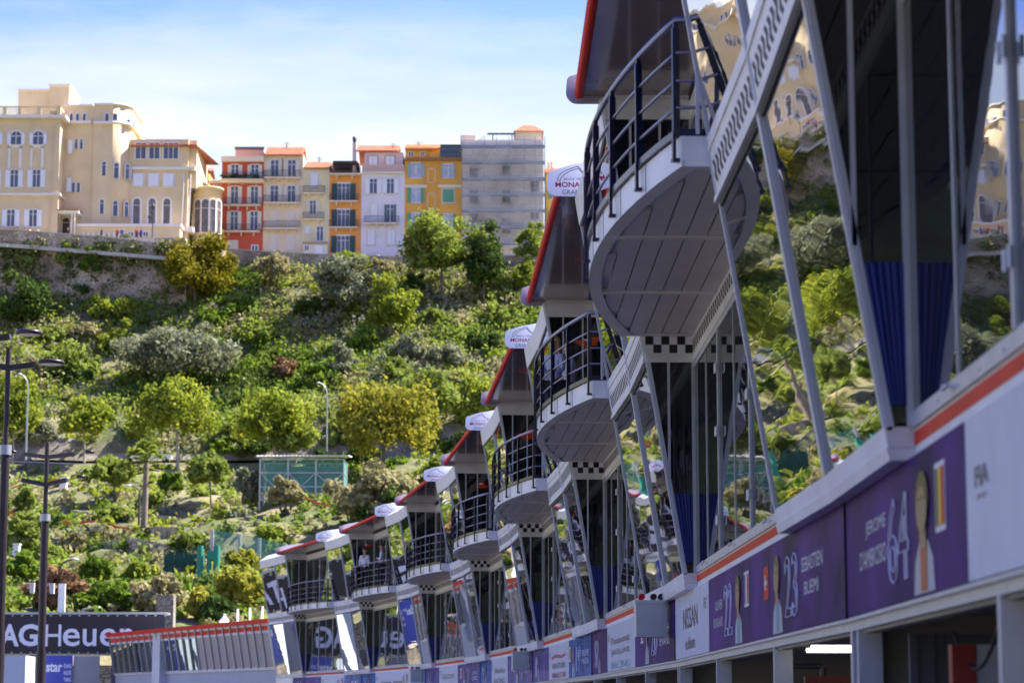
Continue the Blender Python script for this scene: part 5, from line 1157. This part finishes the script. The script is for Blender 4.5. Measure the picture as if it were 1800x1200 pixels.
# red and white tape
M_TAPE = mat('red_tape', (.75,.04,.03), .5)
for pts_, lab in (([(0, 897), (30, 902), (62, 908), (88, 910), (130, 920), (170, 915), (205, 925), (235, 930)], 'red tape strung across the slope left of the palm'), ([(528, 873), (555, 882), (588, 892)], 'red tape along the top of the ramp right of the covered scaffold'), ([(20, 858), (38, 852)], 'short red tape by the road wall at the left'), ([(84, 845), (106, 842)], 'short red tape by the dark cabinet under the road wall')):
    m = MB(); q_ = []
    for px, py in pts_: X, Y, h = hit(px, py+10); q_.append(Vector((X, Y-.5, Z(hz(Y-.5, py)))))
    for a, b_ in zip(q_[:-1], q_[1:]): m.bar(a, b_, .03, .16)
    tag(m.build('barrier_tape', M_TAPE), lab, 'tape')
# white cabinets
for px, py, lab in ((26, 965, 'white cabinet among bushes beside the nearest lamp post'), (110, 808+40, 'pale stone block below the road wall')):
    X, Y, h = hit(px, py+14); s_ = mpx(Y); m = MB(); m.hexa([(-6*s_,0,-.3),(5*s_,0,-.3),(5*s_,.8,-.3),(-6*s_,.8,-.3),(-4*s_,0,20*s_),(7*s_,0,22*s_),(7*s_,.8,22*s_),(-4*s_,.8,20*s_)]); m.box(-5*s_, 8*s_, -.1, .9, 22*s_, 24*s_)
    tag(m.build('cabinet', M_PLATE, None, (X, Y, Z(h))), lab, 'cabinet')
# parked car behind the palm
X, Y = xx(272, 287.5, 30), 287.5; h = float(hill(X, Y)); root = empty('parked_car', (X, Y, Z(h)+.28)); tag(root, 'white hatchback on the hill road behind the palm', 'car')
m = MB(); sec = [(-2.05,.45,.62),(-1.95,.35,.85),(-1.2,.3,1.0),(-.7,.3,1.42),(.5,.3,1.46),(1.15,.3,1.0),(1.95,.35,.88),(2.05,.45,.6)]
prof_ = [(-2.05,.35),(2.05,.35),(2.1,.62),(1.95,.88),(1.15,1.0),(.55,1.46),(-.7,1.48),(-1.55,1.05),(-2.0,.98),(-2.1,.6)]
m.prism([(x, -.82, z) for x, z in prof_], (0, 1.64, 0)); m.build('body', mat('white_car_paint', (.75,.76,.78), .2, coat=1), root)
m = MB(); m.prism([(-1.35,-.84,1.03),(1.0,-.84,1.02),(.5,-.84,1.38),(-.68,-.84,1.40)], (0, 1.68, 0)); m.build('side_window', M_GLH, root)
for x in (-1.3, 1.3):
    for y in (-.83, .63): m = MB(); m.tube([(x, y, .32), (x, y+.2, .32)], .32, 18); w_ = m.build('wheel', M_DARK, root); m = MB(); m.tube([(x, y-.01, .32), (x, y+.01, .32)], .18, 12); m.build('rim', M_GALV, w_)
# street lights on the hill
def hooklamp(px, ptop, pfoot, lab, side=-1, base=None, cat='street light', pm=None):
    X, Y, h = base or hit(px, pfoot); H_ = hz(Y, ptop)-h; root = empty('street_light', (X, Y, Z(h)-.2)); tag(root, lab, cat)
    m = MB(); m.tube([(0,0,0),(0,0,H_*.45),(0,0,H_*.86)], .13, 8, r2=.09)
    m.tube([(0,0,H_*.86),(side*.15,0,H_*.93),(side*.5,0,H_*.98),(side*.9,0,H_)], .07, 8); m.build('pole', pm or M_GALV, root)
    m = MB(); m.lathe([(.02,.14),(.22,.08),(.26,0),(.18,-.06),(.02,-.09)], 12, (side*1.05, 0, H_)); m.build('lamp_head', mat('lamp_grey', (.55,.6,.62), .4), root)
hooklamp(574, 670, 845, 'tall street light with curved arm above the covered scaffold', -1, (xx(574, 286, 30), 286, float(hill(xx(574, 286, 30), 286))))
hooklamp(46, 655, 815, 'street light with curved arm behind the nearest lamp post', -1, (xx(46, 286, 30), 286, float(hill(xx(46, 286, 30), 286))))
hooklamp(244, 850, 925, 'slim dark lamp left of the palm trunk', -1, pm=M_IRON)
hooklamp(104, 978, 1075, 'small street light above the banner, right of the second lamp post', 1, pm=M_IRON)
hooklamp(145, 1063, 1085, 'low street light head peeping over the banner', 1)
X = xx(262, 328, 60); root = empty('street_lamp', (X, 330.5, Z(hz(330, 430)))); tag(root, 'slim dark lamp post on the rampart in front of the palace', 'street lamp')
m = MB(); m.tube([(0,0,0),(0,0,hz(330,362)-hz(330,430))], .08, 8); m.build('pole', M_IRON, root); m = MB(); z = hz(330,362)-hz(330,430); m.lathe([(.05,-.5),(.28,0),(.3,.1),(.05,.5)], 8, (0,0,z)); m.bar((0,0,z-1.5),(-.5,0,z-1.5),.06,.06); m.lathe([(.04,-1.8),(.2,-1.5),(.22,-1.4),(.05,-1.1)], 8, (-.5,0,z)); m.build('lantern', M_IRON, root)

# ---------------- near lamp posts ----------------
def bigpost(px, ptop, Y, lab, arms, d=.16, flat=False):
    h = hz(Y, ptop); X = xx(px, Y, h); H_ = h+EYE; root = empty('lamp_post', (X, Y, 0)); tag(root, lab, 'lamp post', 'brown lamp posts beside the pit lane')
    m = MB(); m.tube([(0,0,0),(0,0,H_*.42)], d*.62, 14); m.tube([(0,0,H_*.42),(0,0,H_*.80)], d*.5, 14); m.tube([(0,0,H_*.80),(0,0,H_)], d*.3, 12); m.build('pole', M_POLE, root)
    m = MB(); m.tube([(0,0,H_*.78),(0,0,H_*.80)], d*.68, 14); m.build('collar', M_GALV, root)
    for (az, z, ln) in arms:
        dx, dy = math.cos(R(az)), math.sin(R(az)); a = Vector((0,0,H_-z)); b_ = a + Vector((dx*ln*.62, dy*ln*.62, ln*.10)); c = a + Vector((dx*ln, dy*ln, ln*.16))
        m = MB(); m.bar(a, b_, .10, .10); ar = m.build('arm', M_POLE, root)
        rr_ = .235 if not flat else .12; 
        m = MB(); prof2 = [(.001,.05),(rr_*.9,.045),(rr_,.02),(rr_,-.02),(rr_*.86,-.035)]
        m.lathe(prof2, 24, (0,0,0)); hd = m.build('lamp_head', M_POLE, ar); hd.location = c
        m = MB(); m.lathe([(rr_*.86,-.034),(.001,-.045)], 24, (0,0,0)); gl = m.build('lens', mat('lamp_lens', (.45,.42,.38), .3), ar); gl.location = c
    return root
bigpost(15, 612, 43, 'nearest brown lamp post with a round flat head on its right arm', [(12, .36, .76), (192, .36, .76)])
bigpost(-34, 566, 42.5, 'brown lamp post just outside the left edge, only its upper lamp head showing', [(-8, .36, .90)])
bigpost(83, 778, 60, 'second brown lamp post with four thin arms in front of the banner', [(28, .36, 1.1), (152, .36, 1.1), (-22, 1.05, 1.0), (202, 1.05, 1.0)], d=.19, flat=True)
# speakers on the second post and near the banner
for px, py, Y, lab in ((57, 1032, 61, 'white loudspeaker left of the second lamp post'), (92, 1033, 61, 'white loudspeaker right of the second lamp post')):
    h = hz(Y, py); m = MB(); m.hexa([(-.06,0,-.14),(.04,0,-.14),(.04,.1,-.14),(-.06,.1,-.14),(-.08,-.06,.12),(.05,-.06,.12),(.05,.08,.12),(-.08,.08,.12)]); o = m.build('loudspeaker', M_WHITE, None, (xx(px, Y, h), Y, Z(h))); tag(o, lab, 'loudspeaker')
    m = MB(); m.bar((0, .05, -.1), ((75-px)/F*Y, .05, -.2), .03, .03); m.build('bracket', M_POLE, o)
h = hz(157, 1055); m = MB(); m.box(-.22, .22, 0, .2, -.9, 1.1); tag(m.build('banner_pole', M_WHITE, None, (xx(108, 157, h), 157, Z(h))), 'narrow white vertical panel standing above the banner', 'panel')

# ---------------- banner bridge ----------------
YB = 155.0; hb1, hb0 = hz(YB, 1079), hz(YB, 1148); xr = xx(290, YB, 5); xl = xx(-62, YB, 5)
root = empty('advertising_banner', (xr, YB, 0)); tag(root, 'long black banner reading TAG Heuer in white letters', 'banner')
m = MB(); m.box(xl-xr, 0, 0, .12, Z(hb0), Z(hb1)); m.build('cloth', mat('banner_black', (.012,.010,.022), .4, noise=.3, nscale=.4), root)
m = MB(); m.box(xl-xr, .1, -.05, 1.8, Z(hb1), Z(hb1)+.14); m.box(xl-xr, 0, .15, 1.6, Z(hb0)-.1, Z(hb0)+.3)
for k in range(22): x = (xl-xr)*k/21; m.box(x-.06, x+.06, -.03, 0, Z(hb1)-.12, Z(hb1)-.04); m.box(x-.05, x+.05, -.02, 0, Z(hb0)+.02, Z(hb0)+.10)
m.build('frame', M_GALV, root)
m = MB()
X_ = lambda px: xx(px, YB, 5)-xr
z0 = Z(hz(YB, 1135)); ch_ = hz(YB, 1096)-hz(YB, 1135)
for s, a, b_, bold, hh in (('T', -26, 3, .03, 1), ('A', 1, 34, .03, 1), ('G', 33, 68, .03, 1), ('H', 80, 108, 0, .98), ('e', 111, 141, .01, .80), ('u', 146, 170, .01, .78), ('e', 176, 206, .01, .80), ('r', 211, 233, .02, .80)):
    put_text(m, s, X_(a), 0, X_(b_)-X_(a), ch_*hh, (0, -.02, z0), (1,0,0), (0,0,1), bold=bold)
m.build('lettering', M_INKW, root)
for x in (xx(203, YB, 5)-xr, xl-xr+1, xx(60, YB, 5)-xr): m = MB(); m.box(x-.25, x+.25, .3, .8, 0, Z(hb0)); m.build('support_post', M_DGREY, root)
# blue notice sign beneath
m = MB(); x0, x1 = xx(78, 150, 2), xx(127, 150, 2); m.box(0, x1-x0, 0, .1, Z(hz(150, 1230)), Z(hz(150, 1151))); o = m.build('poster_board', mat('poster_blue', (.06,.08,.42), .4), None, (x0, 150, 0)); tag(o, 'violet blue poster board with white lettering under the banner', 'poster')
m = MB(); put_text(m, 'star', .1, 0, 1.0, .55, (0, -.01, Z(hz(150, 1180))), (1,0,0), (0,0,1), bold=.03)
for k, s in enumerate(('DAS', 'ROUTE', 'TIMING')): put_text(m, s, 1.2, -.25-.42*k, .45, .26, (0, -.01, Z(hz(150, 1166))), (1,0,0), (0,0,1), bold=.02)
m.build('lettering', M_INKW, o)
m = MB(); m.box(0, 1.6, 0, .1, Z(hz(150, 1240)), Z(hz(150, 1152))); tag(m.build('poster_board', mat('pale_board', (.33,.33,.33), .6), None, (x1+.05, 150.1, 0)), 'plain pale panel right of the blue poster board', 'panel')
m = MB()
for k in range(7): m.box(xx(48, 152, 2)+k*.16, xx(90, 152, 2), 152, 154, Z(0)+k*.22, Z(0)+(k+1)*.22)
tag(m.build('stair', M_CONC), 'concrete steps beside the poster board under the banner', 'stairs')
m = MB(); m.box(0, 1.6, 0, 3, 0, Z(hz(150, 1150))-.1); m.mi = 1; m.box(0, 1.3, -.02, 0, 2.4, 3.2); tag(m.build('truck_trailer', [mat('pale_truck', (.50,.56,.60), .4), mat('cyan_print', (.10,.42,.60), .4)], None, (xx(-2, 148, 2), 148, 0)), 'pale trailer with cyan print at the bottom left corner', 'trailer')

# ---------------- timing building beyond the pits ----------------
A = Vector((xx(486, 126, 3), 126.0)); B = Vector((xx(204, 152, 3), 152.0)); d = (B-A); Lb = d.length; ang = math.atan2(d.y, d.x) - math.pi/2
root = empty('timing_building', (A.x, A.y, 0), ang); tag(root, 'low grey building with red roof edge and row of slanting windows beyond the pits', 'building')
# local: y runs to the far end, x = -outward
ht = 4.30; hb_ = 1.95
m = MB(); m.box(0, 8, 0, Lb, 0, Z(hb_)); m.build('lower_wall', mat('pale_blue_cladding', (.42,.45,.52), .5, noise=.05, nscale=.5), root)
m = MB(); m.box(-.5, 8, -.1, Lb+.3, Z(ht), Z(ht)+.10); m.mi = 1; m.box(-.62, -.4, -.1, Lb+.3, Z(ht)-.06, Z(ht)+.16); m.build('roof', [M_WHITE, M_RED], root)
def lean2(mb, y0, y1, h0, h1, a0, a1):
    o_ = lambda h_: .05 + (h_-hb_)*.17
    mb.hexa([(-o_(h0)-a1,y0,Z(h0)),(-o_(h0)-a0,y0,Z(h0)),(-o_(h0)-a0,y1,Z(h0)),(-o_(h0)-a1,y1,Z(h0)),(-o_(h1)-a1,y0,Z(h1)),(-o_(h1)-a0,y0,Z(h1)),(-o_(h1)-a0,y1,Z(h1)),(-o_(h1)-a1,y1,Z(h1))])
m = MB(); lean2(m, 0, Lb*.42, hb_, ht-.45, -.05, 0); m.build('window_blind', mat('beige_blind', (.42,.38,.34), .7), root)
for a, b_ in ((Lb*.42, Lb*.64), (Lb*.69, Lb)):
    m = MB(); lean2(m, a, b_, hb_, ht-.45, -.05, 0); m.build('pane', M_GLW, root)
m = MB(); lean2(m, 0, Lb, ht-.55, ht-.42, -.04, .02); lean2(m, 0, Lb, ht-.18, ht, -.04, .02); lean2(m, 0, Lb, hb_-.1, hb_+.05, -.1, .05); m.build('frame', M_GREYF, root)
m = MB(); lean2(m, 0, Lb*.64, ht-.42, ht-.18, -.04, .01); lean2(m, Lb*.69, Lb, ht-.42, ht-.18, -.04, .01); m.build('red_stripe', M_REDS, root)
for k in range(25):
    y = Lb*k/24
    m = MB(); lean2(m, y-.05, y+.05, hb_, ht-.05, 0, .09); m.build('mullion', M_GALV, root)
m = MB(); m.box(-.45, 0, Lb*.64, Lb*.69, Z(hb_)-1, Z(ht)); m.build('pillar', M_GREYF, root)
m = MB()
for k in range(5): m.tube([(1, 1+k*2.0, Z(ht)+.1), (1, 1+k*2.0, Z(ht)+1.0)], .06, 6)
m.bar((1, .5, Z(ht)+.15), (1, 9.5, Z(ht)+.15), .15, .15); m.build('roof_posts', M_WHITE, root)
m = MB(); yq = Lb*.37; m.lathe([(.02,.6),(.10,.42),(.28,.2),(.26,.10),(.1,.05)], 12, (.8, yq, Z(ht)+.2)); m.tube([(.8,yq,Z(ht)),(.8,yq,Z(ht)+.3)], .06, 6); m.build('roof_vent', M_PLATE, root)

# aerials on the town roofs
for px, py0, py1, lab in ((502, 262, 250, 'thin roof aerial on the cream house'), (690, 262, 252, 'thin roof aerial on the white house'), (560, 290, 276, 'thin roof aerial on the pale yellow house'), (735, 258, 249, 'thin roof aerial on the ochre house')):
    Yp = YH+3.5; m = MB(); z0 = Z(hz(Yp, py0))-.5; z1 = Z(hz(Yp, py1)); x = xx(px, Yp, 70); m.tube([(0,0,0),(0,0,z1-z0)], .045, 5)
    for k in range(3): m.bar((-.45+.08*k, 0, z1-z0-.15-.22*k), (.45-.08*k, 0, z1-z0-.15-.22*k), .04, .04)
    tag(m.build('roof_aerial', M_IRON, None, (x, Yp, z0)), lab, 'aerial')

# ---------------- people ----------------
def person(loc, rz, label, top, bottom, hair, pose='rail', longhair=False, hgt=1.7, group=None, seed=0, hands=True):
    k = hgt/1.75
    J = {'pel': (0,0,.95), 'sp': (0,-.01,1.12), 'ch': (0,0,1.34), 'nk': (0,.0,1.50), 'hd0': (0,-.015,1.58), 'hd1': (0,-.02,1.66), 'hd2': (0,-.01,1.72)}
    for s_, n_ in ((-1, 'L'), (1, 'R')):
        J['hip'+n_] = (.09*s_, 0, .90); J['kn'+n_] = (.10*s_, -.02, .50); J['an'+n_] = (.10*s_, .02, .09); J['to'+n_] = (.11*s_, -.13, .035)
        J['sh'+n_] = (.175*s_, 0, 1.41)
        if pose == 'rail': J['el'+n_] = (.24*s_, -.06, 1.15); J['wr'+n_] = (.16*s_, -.27, 1.14); hd = Vector((-.25*s_, -.6, -.2))
        elif pose == 'crossed': J['el'+n_] = (.25*s_, -.04, 1.14); J['wr'+n_] = (.02*s_, -.20, 1.19+.02*s_); hd = Vector((-.9*s_, -.1, .15))
        elif pose == 'walk': J['el'+n_] = (.23*s_, .04*s_, 1.15); J['wr'+n_] = (.22*s_, -.10*s_, .92); J['kn'+n_] = (.09*s_, -.12*s_-.04, .50); J['an'+n_] = (.09*s_, -.05*s_+.12*(s_ < 0), .09); J['to'+n_] = (.09*s_, J['an'+n_][1]-.14, .035); hd = Vector((0, -.1, -1))
        else: J['el'+n_] = (.22*s_, .03, 1.14); J['wr'+n_] = (.21*s_, -.05, .90); hd = Vector((0, -.15, -1))
        hd.normalize(); J['hv'+n_] = hd
    RAD = {'pel': .125, 'sp': .115, 'ch': .13, 'nk': .052, 'hd0': .07, 'hd1': .092, 'hd2': .085, 'hip': .085, 'kn': .055, 'an': .04, 'to': .035, 'sh': .058, 'el': .04, 'wr': .028}
    def skin(verts, edges, rads, sub=2, root_i=0):
        me = bpy.data.meshes.new('b'); me.from_pydata([tuple(Vector(v)*k) for v in verts], edges, []); o = bpy.data.objects.new('b', me); col.objects.link(o)
        o.modifiers.new('s', 'SKIN'); me.skin_vertices[0].data.foreach_set('radius', [x for r_ in rads for x in (r_[0]*k, r_[1]*k)]) 
        for i_, sv in enumerate(me.skin_vertices[0].data): sv.use_root = (i_ == root_i)
        sb = o.modifiers.new('u', 'SUBSURF'); sb.levels = sub; sb.render_levels = sub
        e = bpy.data.meshes.new_from_object(o.evaluated_get(bpy.context.evaluated_depsgraph_get())); bpy.data.objects.remove(o); bpy.data.meshes.remove(me)
        for p_ in e.polygons: p_.use_smooth = True
        return e
    names = ['pel','sp','ch','nk','hd0','hd1','hd2']; V_ = [J[n_] for n_ in names]; E_ = [(i_, i_+1) for i_ in range(6)]; Rr = [(RAD[n_]*(1.15 if n_ in ('pel','ch') else 1), RAD[n_]*(.8 if n_ in ('pel','sp','ch') else 1)) for n_ in names]
    def addc(start, pts_, rr):
        pv = start
        for p_, r_ in zip(pts_, rr): V_.append(tuple(p_)); Rr.append((r_, r_)); E_.append((pv, len(V_)-1)); pv = len(V_)-1
        return pv
    for n_, s_ in (('L', -1), ('R', 1)):
        addc(0, [J['hip'+n_], J['kn'+n_], J['an'+n_], J['to'+n_]], [.085, .056, .04, .034])
        w = addc(2, [J['sh'+n_], J['el'+n_], J['wr'+n_]], [.058, .040, .027]); hv = J['hv'+n_]; wr = Vector(J['wr'+n_]); pm_ = wr + hv*.075
        palm = addc(w, [pm_], [.030])
        if hands:
            side = hv.cross(Vector((0,1,0)) if abs(hv.y) < .8 else Vector((0,0,1))).normalized(); dn = hv.cross(side)
            for q_, (off, ln) in enumerate(((-.030,.062),(-.010,.072),(.010,.068),(.030,.052))):
                b0 = pm_ + side*off + hv*.018; b1 = b0 + hv*ln*.5; b2 = b1 + (hv*.8 + dn*.6)*ln*.5; addc(palm, [b0, b1, b2], [.0095, .0085, .0075])
            b0 = wr + hv*.035 + side*.033; addc(w, [b0, b0 + (hv+side).normalized()*.045], [.011, .009])
    root = empty('person', loc, rz); tag(root, label, 'person', group)
    me = skin(V_, E_, Rr); me.materials.append(M_SKIN); link('body', me, root)
    # face: nose, eyes, mouth, ears and hair
    m = MB(); m.M = Matrix.Scale(k, 4)
    m.add([(0,-.135,1.655),(-.014,-.105,1.65),(.014,-.105,1.65),(0,-.105,1.70)], [(0,1,3),(0,3,2),(0,2,1)]); m.mi = 1
    for s_ in (-1, 1): m.lathe([(.001,-.008),(.010,-.004),(.010,.004),(.001,.008)], 8, (.032*s_, -.100, 1.695))
    m.mi = 2; m.box(-.024, .024, -.108, -.09, 1.615, 1.624); m.mi = 0
    for s_ in (-1, 1): m.lathe([(.004,-.028),(.016,-.01),(.016,.012),(.004,.028)], 8, (.093*s_, 0, 1.675))
    m.build('face', [M_SKIN, M_BLACK, mat('lips', (.35,.10,.09), .5)], root)
    m = MB(); m.M = Matrix.Scale(k, 4); pr = []; 
    for a in range(0, 100, 12): pr.append((.108*math.sin(R(a))+.001, 1.69+.125*math.cos(R(a))))
    if longhair: pr += [(.115, 1.60), (.125, 1.50), (.11, 1.38), (.05, 1.32)]
    vs_ = []; n_ = 16
    for (r_, z) in pr:
        for j in range(n_):
            a = 2*math.pi*j/n_; y = r_*math.sin(a)+.012; 
            if z < 1.72 and y < -.03: y = -.02 if abs(math.cos(a)) > .5 else .02
            vs_.append((r_*math.cos(a)*.95, y, z))
    m.add(vs_, [(i_*n_+j, i_*n_+(j+1)%n_, (i_+1)*n_+(j+1)%n_, (i_+1)*n_+j) for i_ in range(len(pr)-1) for j in range(n_)], True); m.build('hair', hair, root)
    # clothes as slightly larger skins
    V2 = [(0,0,.90), J['sp'], J['ch'], (0,0,1.455)]; E2 = [(0,1),(1,2),(2,3)]; R2 = [(.165,.125),(.14,.115),(.165,.120),(.085,.075)]
    for n_ in 'LR':
        b0 = len(V2); el = Vector(J['el'+n_]); wr = Vector(J['wr'+n_]); V2 += [J['sh'+n_], tuple(el), tuple(el.lerp(wr, .7))]; E2 += [(2, b0), (b0, b0+1), (b0+1, b0+2)]; R2 += [(.075,.075), (.056,.056), (.046,.046)]
    me = skin(V2, E2, R2); me.materials.append(top); link('shirt', me, root)
    V3 = [(0,0,.93)]; E3 = []; R3 = [(.15,.12)]
    for n_ in 'LR':
        b0 = len(V3); V3 += [J['hip'+n_], J['kn'+n_], tuple(Vector(J['an'+n_])+Vector((0,0,.02)))]; E3 += [(0, b0), (b0, b0+1), (b0+1, b0+2)]; R3 += [(.105,.105), (.074,.074), (.058,.058)]
    me = skin(V3, E3, R3); me.materials.append(bottom); link('trousers', me, root)
    m = MB(); m.M = Matrix.Scale(k, 4)
    for n_ in 'LR':
        a = Vector(J['an'+n_]); m.hexa([(a.x-.045,a.y-.20,0),(a.x+.045,a.y-.20,0),(a.x+.04,a.y+.07,0),(a.x-.04,a.y+.07,0),(a.x-.035,a.y-.17,.05),(a.x+.035,a.y-.17,.05),(a.x+.035,a.y+.06,.11),(a.x-.035,a.y+.06,.11)])
    m.build('shoes', M_BLACK, root)
    return root
CW = mat('white_shirt', (.72,.72,.75), .8); CG = mat('grey_top', (.42,.44,.52), .8); CB = mat('black_trousers', (.015,.015,.02), .8); CN = mat('navy_trousers', (.02,.03,.10), .8); CRR = mat('red_top', (.6,.06,.04), .8); CBL = mat('blue_top', (.05,.10,.45), .8); CBE = mat('beige_top', (.5,.42,.32), .8); CJ = mat('jeans', (.08,.13,.28), .8)
def on_bal(i, o_, s): p = at_bay(i, o_, s, 4.65); return (p.x, p.y, p.z+.005)
person(on_bal(1, 1.02, 10.2), R(-40), 'person with long blonde hair and grey top on the second balcony', CG, CB, M_HAIRB, 'rail', True, 1.68)
person(on_bal(1, .72, 10.9), R(-80), 'dark haired person in white shirt with folded arms on the second balcony', CW, CB, M_HAIRD, 'crossed', True, 1.70)
person(on_bal(5, 1.0, 8.6), R(150), 'person in white shirt with black stripes on the sixth balcony, back to the rail', CW, CB, M_HAIRD, 'stand', False, 1.8, hands=False)
person(on_bal(5, .8, 5.5), R(-90), 'person in white with a red lanyard on the sixth balcony', CW, CB, M_HAIRD, 'crossed', False, 1.75, hands=False)
X, Y, h = hit(582, 921); X, Y = xx(580, 265.5, 21), 265.5; person((X, Y, Z(hz(265.5, 918))), R(60), 'person in white top and blue trousers walking down the ramp', CW, CJ, M_HAIRD, 'walk', False, 1.75, hands=False)
tops = [CRR, CBL, CW, CBE, CW, CB, CBL, CRR, CW, CB]; zt_ = hz(YR, 418)
for k, (px, lab, tp) in enumerate(((24, 'person in red leaning on the rampart, leftmost of the promenade group', CRR), (31, 'person in dark clothes beside the leftmost person in red', CB), (42, 'person in white on the promenade right of the dark clothed one', CW), (52, 'person in dull red walking left of the porch', CBE),
        (66, 'person in pale top alone left of the palace porch', CW), (119, 'person in black in front of the palace porch door', CB), (178, 'person in black leaning over the rampart below the curved tower', CB), (206, 'person in red below the palace wing left of the lamp', CRR), (214, 'person in dark blue beside the one in red below the palace wing', CBL), (240, 'person in bright orange red top beside the promenade lamp', CRR), (248, 'person in blue right next to the orange red one', CBL))):
    Yp = YR + 1.6; person((xx(px, Yp, zt_), Yp, Z(zt_)), R(random.uniform(-60, 60)), lab, tp, CN, M_HAIRD, 'stand', False, 1.72, hands=False)
zt2 = hz(YT, 462)
for k, (px, lab, tp) in enumerate(((509, 'person in dark blue below the cream house', CBL), (533, 'person in dark red beside the little white porch', CRR), (548, 'person in white in front of the little white porch', CW), (575, 'person in white at the corner of the orange house', CW), (624, 'person in white at the right corner of the orange house', CW), (659, 'person in blue below the white house, left of a pair', CBL), (665, 'person in pale blue below the white house, right of a pair', CW), (698, 'person in dark clothes at the right end of the white house', CB))):
    Yp = YT + 1.5; hb_f = hz(Yp, 450); person((xx(px, Yp, zt2), Yp, Z(hz(YT, 462))), R(random.uniform(-60, 60)), lab, tp, CN, M_HAIRD, 'stand', False, 1.72, hands=False)
